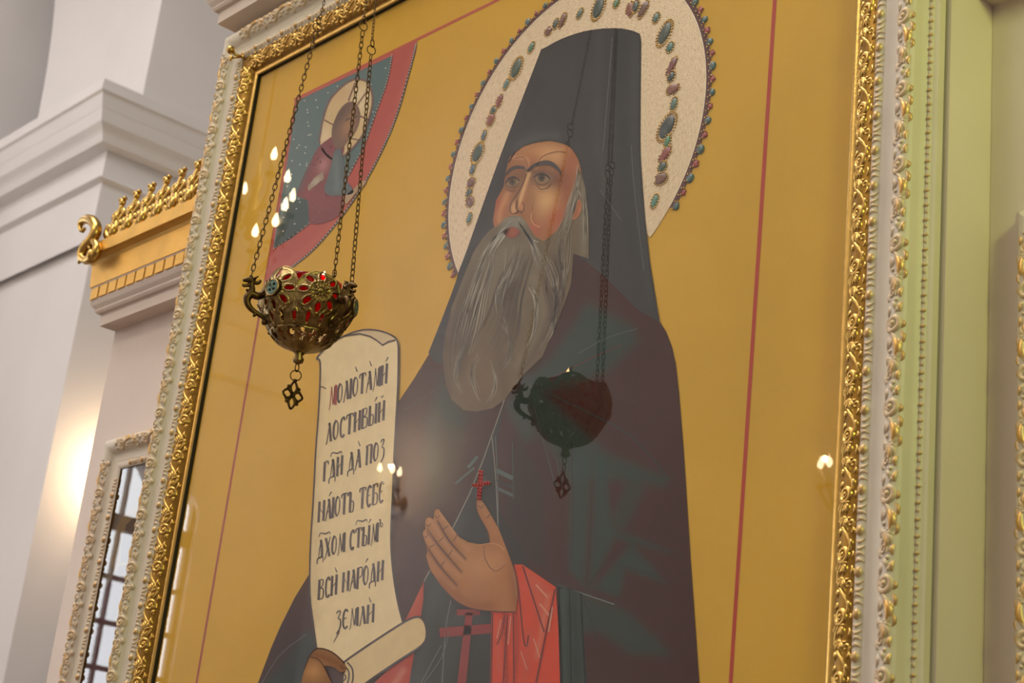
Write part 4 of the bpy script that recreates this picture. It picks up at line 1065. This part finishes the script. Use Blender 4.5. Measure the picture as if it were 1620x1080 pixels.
# --- blessing hand
hand = patch('raised_hand', [(756, 795), (757, 791), (761.7, 790), (768, 797), (777.4, 812.4), (791.6, 837.6), (802.6, 866), (812, 891), (818, 908), (821, 930), (821.5, 945), (818, 968), (777, 967), (746, 962), (724, 951), (702, 929), (684.5, 903.7), (678, 888), (676.5, 878), (678, 874), (676.5, 862), (671, 846), (672, 840), (675, 838), (675, 826), (677, 820), (681, 818.5), (688, 822), (690, 808), (695.5, 805), (702, 814), (714.4, 831), (728.6, 850), (742.8, 858), (758, 861), (772, 861), (777.4, 858), (774, 840.7), (761.7, 818.7), (757, 806)],
             (172, 112, 64), [('dab', (760, 895), (32, 26), .5, (196, 140, 88), .8), ('dab', (785, 885), (18, 18), 0, (190, 130, 80), .7), ('line', [(780, 960), (740, 955), (700, 920)], 10, (148, 88, 48), .7), ('line', [(815, 880), (820, 960)], 9, (140, 82, 46), .7), ('line', [(765, 800), (785, 845)], 5, (186, 128, 80), .5), ('line', [(700, 812), (725, 852), (745, 870)], 5, (192, 136, 86), .7), ('line', [(684, 824), (715, 870), (742, 890)], 4.5, (192, 136, 86), .7), ('line', [(677, 845), (700, 885), (730, 912)], 4.5, (188, 130, 82), .7), ('line', [(682, 885), (700, 912), (720, 930)], 4, (178, 118, 72), .6),
                              ('line', [(695, 826), (712, 855), (739, 885)], 2.2, (110, 66, 40), .8), ('line', [(679, 842), (700, 868), (732, 905)], 2.2, (110, 66, 40), .8), ('line', [(678, 868), (698, 896), (725, 926)], 2.2, (112, 68, 42), .8)], 2.6, icon, 9)
HLN = (92, 54, 36)
ink('hand_line', [([(694, 822), (711, 853), (739, 885)], (1, 2.2, .8), HLN), ([(678, 835), (699, 866), (732, 905)], (1, 2.2, .8), HLN), ([(677, 862), (697, 894), (725, 927)], (1, 2.2, .8), HLN), ([(768, 863), (769, 880), (777, 897), (788, 904), (801, 894)], (.8, 1.6, .8), (122, 74, 48)), ([(760, 863), (775, 860), (790, 862), (800, 870)], 1.0, (206, 150, 100)),
                  ([(703, 838), (712, 832)], 1.2, HLN, 1), ([(720, 856), (726, 846)], 1.2, HLN, 1), ([(697, 857), (704, 850)], 1.2, HLN, 1), ([(712, 880), (718, 870)], 1.2, HLN, 1), ([(682, 866), (690, 862)], 1.2, HLN, 1), ([(700, 896), (706, 888)], 1.2, HLN, 1), ([(772, 820), (778, 814)], 1.2, HLN, 1), ([(690, 816), (694, 820), (698, 816)], 1.2, HLN), ([(677, 830), (681, 833), (684, 828)], 1.2, HLN), ([(673, 848), (677, 851), (679, 846)], 1.2, HLN), ([(759, 800), (764, 804), (767, 799)], 1.2, HLN),
                  ([(756, 795), (757, 806), (761.7, 818.7), (774, 840.7), (777.4, 858)], 1.3, HLN), ([(702, 929), (724, 951), (746, 962), (777, 967), (818, 968)], 1.6, (84, 50, 34)), ([(676, 880), (684, 904), (702, 929)], 1.4, (84, 50, 34))], hand, 10)
# --- red crosses
ink('red_cross', [([(763.5, 745), (760, 790)], 6.5, (176, 46, 44), 1), ([(752, 769), (776, 764)], 6.5, (176, 46, 44), 1)], icon, 8, M_LINE)
crs = MB()
for p in [(763.5 - 3.3 * t, 746 + 43 * t) for t in np.linspace(0, 1, 9)] + [(753 + 22 * t, 768.5 - 4 * t) for t in np.linspace(0, 1, 6)]:
    for q in (-2, 2):
        w = on_plane([(p[0] + q, p[1] + q * .3)])[0]; crs.ball((w[0], -.0032, w[2]), .0021, 6, 4, (1, 1, 1), lin((186, 48, 46)))
cb = crs.build('red_seed_beads', M_STONE, icon, True); cb['kind'] = 'stuff'
ink('schema_cross', [([(724, 969), (761, 968)], 9.5, (138, 40, 36), 1), ([(744, 969), (738, 1025), (731, 1090), (700, 1420)], (11, 13, 14, 20), (138, 40, 36), 1), ([(697, 1001), (778, 994)], 15, (138, 40, 36), 1)], under, 6)

# ------------------------------------------------------------------ the two smaller framed icons on the side bays


def small_icon(label, x0, x1, z0, z1, group=None):
    t = thing('small_framed_icon', label, 'icon')
    cg = (CREAM_RGB, (214, 164, 84))
    moulding(t, 'white_moulding', PWH, x0, x1, z0, z1, YB, M_CREAM, [('acanthus_scroll', AT, .100, .0975, M_CARVE, cg), ('bead_course', BT, .094, .0535, M_CARVE, cg)], u0=.0455, hs=.0228 - .010)
    k = MB()
    for a, b in (((x0 - .006, YB - .010, z0), (x0, YB, z1)), ((x1, YB - .010, z0), (x1 + .006, YB, z1)), ((x0, YB - .010, z1), (x1, YB, z1 + .006)), ((x0, YB - .010, z0 - .006), (x1, YB, z0))):
        k.box(a, b)
    k.build('gilt_sight_edge', M_GOLDBOLE, t)
    k = MB(); k.box((x0 - .02, YB - .004, z0 - .02), (x1 + .02, YB - .0005, z1 + .02)); p = k.build('painted_panel', mat('ochre_ground', (88, 66, 44), rough=.7, noise=(9, .8, 1.1)), t)
    xc = (x0 + x1) / 2; y = YB - .0044
    k = MB(); n = 28
    k.add([(xc + .075 * math.cos(2 * PI * i / n), y, z1 - .16 + .075 * math.sin(2 * PI * i / n)) for i in range(n)], [tuple(range(n))], lin((112, 88, 54)))
    k.build('painted_halo', M_PAINT, p)
    k = MB(); y -= .0003
    k.add([(xc + a, y, z1 - .16 + b) for a, b in ((-.02, -.045), (-.032, 0), (-.026, .035), (0, .048), (.026, .035), (.032, 0), (.02, -.045))], [tuple(range(7))], lin((70, 50, 38)))
    k.build('painted_head', M_PAINT, p)
    k = MB()
    k.add([(xc + a, y, z1 - .16 + b) for a, b in ((-.02, -.05), (-.07, -.10), (-.085, -.3), (-.08, z0 - z1 + .16), (.08, z0 - z1 + .16), (.085, -.3), (.07, -.10), (.02, -.05))], [tuple(range(8))], lin((70, 32, 36)))
    k.build('painted_robe', M_PAINT, p)
    mesh('glass_pane', [(x0 - .001, YB - .008, z0 - .001), (x1 + .001, YB - .008, z0 - .001), (x1 + .001, YB - .008, z1 + .001), (x0 - .001, YB - .008, z1 + .001)], [(0, 1, 2, 3)], M_GLASS, t)
    return t


small_icon('narrow cream-framed icon low on the left bay, mirroring a bright window', -3.2075 + .0855, -2.866 - .0855, 1.05, 2.403)
small_icon('cream and gold frame at the right edge of the photo, on the greenish wall', -1.012 + .0855, -.66 - .0855, 1.05, 2.375)

# ------------------------------------------------------------------ gilded cresting on the left bay's cornice
zc = ZL + .178
yc = .0346 * D - .040


def crest_unit():
    k = MB(); m = 14

    def tube(p, r, fl=.7):
        P = smooth_path(p, False, 4); k.tube([(a, 0, b) for a, b in P], np.interp(np.linspace(0, 1, len(P)), np.linspace(0, 1, len(r)), r), 7, flat=1.0)
    tube([(0, 0), (.002, .02), (-.002, .045), (.002, .066)], [.006, .008, .006, .003])
    for s in (-1, 1):
        tube([(0, .004), (s * .014, .004), (s * .026, .014), (s * .027, .026), (s * .018, .032), (s * .011, .026), (s * .015, .019)], [.005, .007, .007, .006, .005, .0045, .003])
        tube([(0, .03), (s * .009, .036), (s * .015, .046), (s * .011, .054), (s * .005, .050)], [.004, .006, .005, .004, .002])
        k.ball((s * .016, -.004, .024), .0055, 8, 6, (1, .8, 1.3))
        k.ball((s * .0305, 0, .036 + .006 * s), .0055, 8, 6, (.9, .8, 1.5))
        tube([(s * .022, .010), (s * .032, .018), (s * .031, .034)], [.004, .005, .003])
    k.ball((0, -.005, .014), .0085, 9, 6, (.9, .8, 1.5)); k.ball((0, -.004, .040), .0065, 8, 6, (.9, .8, 1.5))
    k.ball((.001, 0, .070), .0065, 8, 6, (1, .8, 1.2)); k.ball((-.005, 0, .077), .0042, 7, 5); k.ball((.006, 0, .077), .0042, 7, 5)
    return k


cu = None
x = LX0 + .075
while x < BX0 - .03:
    if cu is None:
        cu = crest_unit().build('crest_palmette', M_GOLD, bayL, True, (x, yc, zc)); cu.scale = (1.5, 1.5, 1.25)
    else:
        dup(cu, bayL, (x, yc, zc))
    x += .0640
k = MB(); k.tube([(LX0 - .045, yc, zc + .003), (BX0, yc, zc + .003)], .0045, 6); k.build('crest_rail', M_GOLD, bayL, True)
k = MB()
yv = .0346 * D - .062
for pts, r in (([(128, 366), (127, 356), (133, 348), (142, 347), (150, 354), (152, 366), (146, 378), (137, 388), (131, 398), (130, 407), (136, 412)], [.003, .007, .010, .012, .013, .013, .013, .013, .012, .011, .008]),
               ([(136, 412), (146, 408), (153, 398), (153, 387), (146, 380), (141, 386), (143, 394)], [.010, .012, .012, .010, .008, .006, .004]), ([(124, 416), (129, 408), (128, 399)], [.003, .008, .005]), ([(130, 366), (134, 361)], [.005, .004])):
    P = on_plane(smooth_path(pts, False, 5), yv)
    k.tube(P, np.interp(np.linspace(0, 1, len(P)), np.linspace(0, 1, len(r)), r), 9)
w_ = on_plane([(143, 402)], yv - .008)[0]; k.ball(w_, .010, 10, 7, (.9, .8, 1.2))
k.build('corner_scroll', M_GOLD, bayL, True)

# ------------------------------------------------------------------ little brass hook on the big frame's upper corner
w_ = on_plane([(365, 79)], -.052)[0]; w2 = on_plane([(382, 89)], -.030)[0]; w3 = on_plane([(365, 92)], -.040)[0]
t = thing('brass_hook', 'small brass knob hook at the upper left corner of the big gold frame', 'hook', tuple(w2))
k = MB(); k.ball(w_ - w2, .0088, 12, 9); k.tube([(0, .004, 0), (w_ - w2) * .5 + np.array([0, 0, -.004]), w_ - w2], [.0028, .003, .004], 8); k.build('knob', M_GOLD, t, True)
k = MB(); k.ball(w3 - w2, .006, 9, 7, (1, .5, 1.2)); k.tube([(0, .002, 0), w3 - w2], .0022, 6); k.ball((0, .003, 0), .005, 9, 6, (1, .6, 1)); k.build('wall_plate', M_GOLD, t, True)

# ------------------------------------------------------------------ hanging oil lamp
LC = EYE + rays([(484, 492)])[0] / rays([(484, 492)])[0][1] * (.82 * D)
A0 = math.atan2(.846, .534)          # world bearing of the picture's right at the lamp
lamp = thing('hanging_oil_lamp', 'pierced brass oil lamp with red glass hanging on three chains before the icon', 'lamp', tuple(LC))
LOBE0 = math.radians(-136) + A0
HAND0 = math.radians(-166) + A0


def bowl_r(z):
    return np.interp(z, [-.044, -.036, -.022, -.006, .012, .030, .046, .060], [.040, .050, .0580, .0620, .0632, .0615, .0580, .0530])


def bowl():
    n, m = 540, 84
    v = []; hole = np.zeros((m + 1, n), bool)
    ph = np.arange(n) * 2 * PI / n
    rel = (ph - LOBE0 + PI / 6) % (PI / 3) - PI / 6          # angle from the lobe's axis
    kl = np.floor(((ph - LOBE0 + PI / 6) % (2 * PI)) / (PI / 3)).astype(int)
    ztop = .014 + np.where(kl % 2 == 0, .034, .027) * np.sqrt(np.clip(1 - (rel / (PI / 6)) ** 2, 0, 1)) ** .85
    zb = -.040
    for i in range(m + 1):
        t = i / m
        z = zb + (ztop - zb) * t
        r = bowl_r(z)
        su = rel * .062; du, dz = su, z - .010
        rho = np.hypot(du, dz); th = np.arctan2(dz, du)
        bulge = .0075 * np.clip(1 - (rho / .036) ** 2, 0, 1)
        # eight almond openings round the lobe's boss
        k8 = (th + PI / 8) % (PI / 4) - PI / 8
        a = rho - .0232; b = k8 * rho
        q = (a / .0066) ** 2 + (b / .0040) ** 2
        # openings in the crown of the lobe and along the lower band
        q2 = (du / .0030) ** 2 + ((z - (ztop - .0075)) / .0042) ** 2
        q2 = np.where(np.abs(rel) < .09, q2, 9)
        p18 = (ph - LOBE0 + PI / 18) % (PI / 9) - PI / 9 * .5
        p18 = (ph - LOBE0) % (PI / 9) - PI / 18
        q3 = (p18 * .055 / .0030) ** 2 + ((z + .027) / .0075) ** 2
        qm = np.minimum(np.minimum(q, q2), q3)
        hole[i] = qm < 1.0
        rim = .0014 * np.exp(-((np.sqrt(qm) - 1.28) / .22) ** 2)
        edge = .0018 * np.exp(-((ztop - z) / .0022) ** 2)
        chase = .0006 * np.sin(rho * 2600) * np.exp(-((rho - .030) / .004) ** 2) * (qm > 1.6) + .0009 * np.sin(th * 24) * np.exp(-((rho - .0135) / .003) ** 2) + .0004 * np.sin(ph * 54) * np.exp(-((z + .012) / .003) ** 2)
        ringb = .0012 * np.exp(-((rho - .0335) / .0010) ** 2) + .0016 * np.exp(-((rho - .0145) / .0013) ** 2) + np.where(kl % 2 == 1, .0016 * np.cos(th * 10) * np.exp(-((rho - .008) / .004) ** 2), 0)
        R = r + bulge + rim + edge + chase + ringb
        v += list(np.stack([R * np.cos(ph), R * np.sin(ph), z], 1))
    f = []
    for i in range(m):
        for j in range(n):
            j2 = (j + 1) % n
            if hole[i, j] and hole[i + 1, j] and hole[i, j2] and hole[i + 1, j2]:
                continue
            f.append((i * n + j, i * n + j2, (i + 1) * n + j2, (i + 1) * n + j))
    o = mesh('pierced_bowl', v, f, M_BRASS, lamp, None, True)
    s = o.modifiers.new('thickness', 'SOLIDIFY'); s.thickness = .0016; s.offset = -1
    return o


bw = bowl()
for i in range(6):
    a = LOBE0 + i * PI / 3; rr = .0715
    c = np.array([rr * math.cos(a), rr * math.sin(a), .010]); N_ = np.array([math.cos(a), math.sin(a), 0.]); T_ = np.array([-math.sin(a), math.cos(a), 0.]); Z_ = np.array([0, 0, 1.])
    k = MB(); n = 40; R0, R1 = .0032, .0098
    if i % 2 == 0:
        # enamelled disc with four openings
        v = []; f = []; rr_ = np.linspace(.0012, .0105, 10)
        for q in rr_:
            for j in range(n):
                t = 2 * PI * j / n; v.append(c + T_ * q * math.cos(t) + Z_ * q * math.sin(t) + N_ * (.0006 * math.cos(q / .0105 * 1.2)))
        for p in range(9):
            for j in range(n):
                if 1 <= p <= 5 and abs(((2 * PI * j / n) % (PI / 2)) - PI / 4) < .50 - .06 * abs(p - 3):
                    continue
                f.append((p * n + j, p * n + (j + 1) % n, (p + 1) * n + (j + 1) % n, (p + 1) * n + j))
        k.add(v, f); o = k.build('enamel_medallion', M_ENAMEL, bw, True)
        sm = o.modifiers.new('thickness', 'SOLIDIFY'); sm.thickness = .0018
        k = MB(); k.tube([c + N_ * .001 + T_ * .0118 * math.cos(2 * PI * j / 32) + Z_ * .0118 * math.sin(2 * PI * j / 32) for j in range(32)], .0016, 7, closed=True); k.build('medallion_rim', M_BRASS, bw, True)
    else:
        for j in range(10):
            t = 2 * PI * j / 10; k.ball(c - N_ * .001 + T_ * .0062 * math.cos(t) + Z_ * .0062 * math.sin(t), .0022, 7, 5)
        k.ball(c - N_ * .001, .0034, 9, 6); k.build('rosette', M_BRASS, bw, True)
# lower saucer with leaf slots, finial
k = MB(); n = 96; prof = [(.036, -.036), (.0445, -.037), (.0455, -.0395), (.0425, -.0445), (.037, -.0495), (.030, -.0535), (.021, -.057), (.012, -.0605), (.006, -.0645)]
PR = np.array(prof); tt = np.linspace(0, len(prof) - 1, 34); rz = np.stack([np.interp(tt, range(len(prof)), PR[:, j]) for j in (0, 1)], 1)
v = []; f = []
for i, (r, z) in enumerate(rz):
    for j in range(n):
        a = 2 * PI * j / n; g = .0012 * abs(math.sin(a * 8)) * min(1, r / .04); v.append(((r + g) * math.cos(a), (r + g) * math.sin(a), z))
for i in range(33):
    for j in range(n):
        if 9 <= i <= 20 and abs((j % 6) - 2.5) < 2.0 - abs(i - 14.5) * .22:
            continue
        f.append((i * n + j, i * n + (j + 1) % n, (i + 1) * n + (j + 1) % n, (i + 1) * n + j))
k.add(v, f); o = k.build('lower_saucer', M_BRASS, lamp, True); sm = o.modifiers.new('thickness', 'SOLIDIFY'); sm.thickness = .0014
for j in range(8):
    a = HAND0 + .35 + j * PI / 4
    k = MB(); k.ball((.0475 * math.cos(a), .0475 * math.sin(a), -.0385), .0032, 7, 5); k.build('saucer_bead', M_BRONZE, lamp, True)
k = MB(); k.lathe([(.0, -.064), (.0075, -.0655), (.0052, -.069), (.0085, -.0745), (.0072, -.079), (.003, -.0815), (.0, -.082)], 14); k.build('bottom_finial', M_BRASS, lamp, True)


def ring_pts(c, e1, e2, r, n=20, asp=1.0):
    return [np.array(c) + np.array(e1) * r * math.cos(2 * PI * i / n) + np.array(e2) * r * asp * math.sin(2 * PI * i / n) for i in range(n)]


E1 = np.array([.534, .846, 0]); E2 = np.array([-.846, .534, 0]); E3 = np.array([0, 0, 1.0])
k = MB(); k.tube(ring_pts((0, 0, -.087), (E1 + E2) * .7, E3, .0038, 16, 1.6), .0009, 6, closed=True); k.build('pendant_link', M_BRONZE, lamp, True)
k = MB(); k.tube(ring_pts((0, 0, -.099), E1, E3, .0078, 20, 1.0), .0009, 6, closed=True); k.build('pendant_ring', M_BRONZE, lamp, True)
# pendant: a diamond-shaped cross of four pierced petals
k = MB(); PE = E1 * .82 + E2 * .57
pc = np.array([-.0, 0, -.1285])
for q in range(4):
    a = PI / 2 * q
    for s in (-1, 1):
        d0 = (math.cos(a), math.sin(a)); p = []
        for t in np.linspace(0, 1, 8):
            rad = .002 + .0165 * t; off = s * .0055 * math.sin(PI * t) ** .8
            p.append(pc + PE * (d0[0] * rad - d0[1] * off) * .95 + E3 * (d0[1] * rad + d0[0] * off) * 1.12)
        k.tube(p, .0017, 7)
    p0 = pc + PE * math.cos(a) * .017 + E3 * math.sin(a) * .020; p1 = pc + PE * math.cos(a + PI / 2) * .017 + E3 * math.sin(a + PI / 2) * .020
    for t0, t1 in ((.18, .42), (.58, .82)):
        k.tube([p0 * (1 - t0) + p1 * t0, p0 * (1 - t1) + p1 * t1], .0018, 6)
    mdl = (p0 + p1) / 2; k.tube([pc + (mdl - pc) * .25, pc + (mdl - pc) * 1.12], .0015, 6); k.ball(pc + (mdl - pc) * 1.12, .0024, 7, 5)
k.ball(pc, .0034, 8, 6); k.tube([pc + E3 * .020, pc + E3 * .0235], .003, 8)
k.build('cross_pendant', M_BRONZE, lamp, True)
# ruby glass cup, oil light and its wick holder
k = MB(); k.lathe([(.0, -.014), (.015, -.014), (.026, -.008), (.036, .006), (.0445, .024), (.0485, .039), (.0497, .0425), (.0477, .0425), (.043, .026), (.034, .009), (.024, -.004), (.012, -.010), (0, -.010)], 48); k.build('ruby_glass_cup', M_RUBY, lamp, True)
fl = E1 * .018 + E2 * .004
k = MB(); k.lathe([(.0006, .0), (.0026, .002), (.0034, .005), (.0026, .0085), (.0012, .012), (.0, .0145)], 10, None, tuple(fl + E3 * .0530)); k.build('flame', M_FLAME, lamp, True)
k = MB(); k.tube([fl + E3 * .012, fl + E3 * .0545], .0007, 5); k.lathe([(0, .0), (.012, .0005), (.012, .002), (0, .0025)], 16, None, tuple(fl + E3 * .014)); k.build('wick_float', M_BRASS, lamp, True)
w1 = E1 * .026 + E2 * -.005
k = MB(); k.tube([w1 + E3 * .02, w1 + E1 * .006 + E3 * .062], .0012, 6); k.tube([w1 + E1 * .0025 + E3 * .0575, w1 + E1 * .0085 + E3 * .0595], .0012, 6); k.ball(w1 + E1 * .0064 + E3 * .0635, .0018, 6, 5); k.build('wick_pin', M_BRONZE, lamp, True)
L_ = bulb_light('oil_flame_light', tuple(LC + fl + E3 * .055), .05, (1.0, .6, .28), .006)

# three dragon handles and their chains
PIV = np.array([0, 0, 3.455 - LC[2]])
cv = lambda x, y: ((484 - x) / 1107., (490 - y) / 1045.)


def handle(a):
    N_ = np.array([math.cos(a), math.sin(a), 0.]); Tn = np.array([-math.sin(a), math.cos(a), 0.])
    k = MB()

    def tube(pts, r, n=9):
        P = smooth_path([cv(*p) for p in pts], False, 4); k.tube([N_ * p[0] + E3 * p[1] for p in P], np.interp(np.linspace(0, 1, len(P)), np.linspace(0, 1, len(r)), r), n)
    tube([(428, 520), (418, 516), (404, 511), (394, 506), (388, 499), (387, 491), (392, 484), (402, 485), (409, 481), (412, 472)], [.0034, .003, .0036, .0042, .005, .0062, .006, .0056, .0046, .0024])
    tube([(390, 487), (392, 478), (390, 470), (389, 462)], [.0052, .0048, .0044, .0050]); tube([(390, 463), (383, 463), (375, 466)], [.0056, .0046, .0020]); tube([(389, 468), (383, 472), (377, 474), (376, 471)], [.0034, .0026, .002, .001])
    tube([(389, 462), (396, 465), (401, 463), (403, 459)], [.0044, .003, .0028, .0018]); tube([(391, 479), (385, 480), (383, 478)], [.003, .0024, .0012]); tube([(404, 511), (402, 516), (400, 517)], [.003, .0026, .0012])
    u, z = cv(420, 523); k.ball(N_ * u + E3 * z, .0044, 10, 7); k.tube([N_ * u + E3 * z, N_ * (u - .004) + E3 * (z + .008)], .003, 7)
    for s in (-1, 1):
        u, z = cv(386, 461.5); k.ball(N_ * u + E3 * z + Tn * s * .004, .0013, 6, 4); k.tube([N_ * cv(392, 460)[0] + E3 * cv(392, 460)[1] + Tn * s * .003, N_ * cv(397, 456)[0] + E3 * cv(397, 456)[1] + Tn * s * .006], [.0018, .0008], 6)
    u, z = cv(387, 457.5); k.tube(ring_pts(N_ * u + E3 * z, N_, E3, .0022, 12), .0008, 6, closed=True)
    k.build('dragon_handle', M_BRONZE, lamp, True)
    return N_ * u + E3 * (z + .001)


def link_mesh(l, w, r):
    k = MB(); p = []
    for i in range(16):
        t = 2 * PI * i / 16; c, s = math.cos(t), math.sin(t); p.append((w * math.copysign(abs(c) ** .8, c), 0, l * math.copysign(abs(s) ** .8, s)))
    k.tube(p, r, 6, closed=True); return k


lk0 = None
for idx, (a, hgt) in enumerate(((HAND0, .415), (HAND0 + 2 * PI / 3 - .05, .385), (HAND0 + 4 * PI / 3 - .14, .470))):
    p0 = handle(a); d = PIV - p0; Ld = np.linalg.norm(d); d /= Ld
    rot = Vector(d).to_track_quat('Z', 'Y'); pitch = .0094; n = int(hgt / pitch)
    c = p0 + d * (n * pitch + .0085)
    k = MB(); k.tube(ring_pts((0, 0, 0), E1 * .9 + E2 * .4, E3, .0072, 22), .00085, 6, closed=True); rg = k.build('chain_ring', M_BRONZE, lamp, True, tuple(c))
    k = MB(); k.tube(ring_pts((0, 0, .0118), E1 * .5 + E2 * .85, E3, .0058, 20, 1.1), .0008, 6, closed=True); k.build('upper_ring', M_BRONZE, rg, True)
    for i in range(n):
        loc = p0 + d * ((i + .5) * pitch) - c
        if lk0 is None:
            lk0 = link_mesh(.0060, .0028, .00082).build('chain_link', M_BRONZE, rg, True); q = lk0
        else:
            q = dup(lk0, rg)
        q.location = tuple(loc); q.rotation_mode = 'QUATERNION'; q.rotation_quaternion = rot @ Vector((0, 0, 1)).rotation_difference(Vector((0, 0, 1)))
        from mathutils import Quaternion
        q.rotation_quaternion = rot @ Quaternion((0, 0, 1), PI / 2 * (i % 2) + random.uniform(-.25, .25))
    # finer chain above the rings, up to the bracket
    k = MB(); s = np.dot(c - p0, d) + .0195; i = 0
    B = np.array(rot.to_matrix())
    while s < Ld:
        e = B[:, 0] if i % 2 else B[:, 1]
        k.tube(ring_pts(p0 + d * s - c, e, d, .0019, 10, 2.0), .0006, 5, closed=True); s += .0062; i += 1
    u = k.build('upper_chain', M_BRONZE, rg, True); u['kind'] = 'stuff'
k = MB(); k.tube([PIV + np.array([0, -.0, .004]), PIV + np.array([0, .10, .03]), PIV + np.array([0, -LC[1] - .045, .012])], .005, 8); k.tube(ring_pts(PIV, E1, E3, .006, 16), .0014, 6, closed=True); k.build('wall_bracket', M_BRONZE, lamp, True)

# ------------------------------------------------------------------ candle lamps across the church, met only in the glass


def mirrored(px, yv):
    d = rays([px])[0]; p = EYE + d / d[1] * yv
    return np.array([p[0], -p[1] - .012, p[2]])


def candle(parent, loc, r=.014, h=.10, bulb_name='candle_bulb'):
    k = MB(); k.lathe([(0, -h), (r, -h), (r, -.004), (r * .5, 0), (0, 0)], 12, None, loc); c = k.build('candle_tube', M_CANDLE, parent, True)
    k = MB(); k.lathe([(r * .5, 0), (r * 1.05, .012), (r * 1.2, .024), (r * .9, .040), (r * .4, .056), (0, .068)], 12, None, loc); k.build(bulb_name, M_BULB, c, True)
    k = MB(); k.lathe([(0, -h - .012), (r * 1.6, -h - .006), (r * 2.2, -h + .006), (r * 2.0, -h + .006), (0, -h)], 14, None, loc); k.build('drip_pan', M_BRASS, parent, True)


def sconce(label, bulbs, ywall, group=None, axis='y'):
    B = [np.array(b) for b in bulbs]; c = np.mean(B, 0)
    t = thing('wall_sconce', label, 'wall lamp', tuple(c), group)
    pl = np.array([c[0], ywall, c[2] - .20]) - c if axis == 'y' else np.array([ywall, c[1], c[2] - .20]) - c
    nrm = np.array([0, 1, 0]) if axis == 'y' else np.array([1, 0, 0])
    k = MB(); k.ball(pl + nrm * .008, .034, 14, 9, (1, .25, 1.5) if axis == 'y' else (.25, 1, 1.5)); k.build('back_plate', M_BRASS, t, True)
    for b in B:
        o = b - c - E3 * .02; candle(t, tuple(o))
        e = o - E3 * .112; m = (pl + e) / 2 - E3 * .05
        P = smooth_path([pl[[0, 2]], m[[0, 2]], e[[0, 2]]], False, 6); Y = np.linspace(pl[1], e[1], len(P))
        k = MB(); k.tube([(p[0], y, p[1]) for p, y in zip(P, Y)], .008, 8); k.build('arm', M_BRASS, t, True)
    return c


cA = sconce('three-candle sconce mirrored in the glass over the scroll', [mirrored((600, 741), 6.58), mirrored((620, 743), 6.66), mirrored((631, 748), 6.54)], YS)
cB = sconce('two-candle sconce mirrored in the glass by the right frame', [mirrored((1297, 735), 6.6), mirrored((1311, 732), 6.6)], YS)
bulb_light('sconce_light', tuple(cA + np.array([0, .0, .03])), 24, (1, .70, .40), .012)
bulb_light('sconce_light', tuple(cB + np.array([0, .0, .03])), 16, (1, .70, .40), .012)
cP = np.array([PX + .14, PY + .42, 1.6 + .47 * 3.9 * D / 1.5])
cP = EYE + rays([(160, 775)])[0] / rays([(160, 775)])[0][1] * (PY + .42 + D); cP[0] = PX + .16
sconce('candle sconce on the white pier, hidden behind the left small icon', [cP, cP + np.array([0, .12, 0])], PX, axis='x')
bulb_light('sconce_light', tuple(cP + np.array([.03, 0, .05])), 16, (1, .70, .40), .012)

cc = mirrored((398, 330), 3.6)
ch = thing('crystal_chandelier', 'gilt crystal chandelier with candle bulbs, mirrored in the glass at upper left', 'chandelier', tuple(cc))
k = MB(); k.lathe([(0, -.16), (.02, -.14), (.012, -.10), (.035, -.06), (.02, -.02), (.028, .03), (.014, .08), (.03, .13), (.012, .18), (.006, .26), (0, .26)], 16); k.build('stem', M_CRYSTAL, ch, True)
k = MB(); k.tube([(0, 0, .25), (0, 0, 9.2 - cc[2])], .006, 6); k.build('suspension_rod', M_BRASS, ch)
for i, (q, yv) in enumerate((((431, 252), 3.50), ((452, 288), 3.62), ((460, 318), 3.66), ((448, 333), 3.44), ((433, 358), 3.40), ((401, 374), 3.52), ((384, 306), 3.72))):
    p = mirrored(q, yv) - cc; e = p - E3 * .092; rr = np.array([p[0], p[1], 0]); low = np.array([0, 0, e[2] - .06])
    k = MB(); k.tube(smooth_path([low * np.array([0, 0, 1]), low + rr * .45 - E3 * .03, low + rr * .95, e], False, 4) if False else [low, low + rr * .5 - E3 * .035, low + rr * .92 - E3 * .01, e], .006, 7); k.build('arm', M_GOLD, ch, True)
    candle(ch, tuple(p), .0125, .075)
    for d_ in range(4):
        k = MB(); z_ = .013 - .002 * (d_ % 2); o_ = low + rr * (.3 + .22 * d_) - E3 * (.055 + .012 * (d_ % 2)); k.add([tuple(o_ + np.array(w) * z_) for w in ((1, 0, 0), (0, 1, 0), (-1, 0, 0), (0, -1, 0), (0, 0, 1.6), (0, 0, -2))], [(0, 1, 4), (1, 2, 4), (2, 3, 4), (3, 0, 4), (1, 0, 5), (2, 1, 5), (3, 2, 5), (0, 3, 5)])
        k.build('crystal_drop', M_CRYSTAL, ch)
bulb_light('chandelier_light', tuple(cc + E3 * .12), 14, (1, .74, .45), .02)
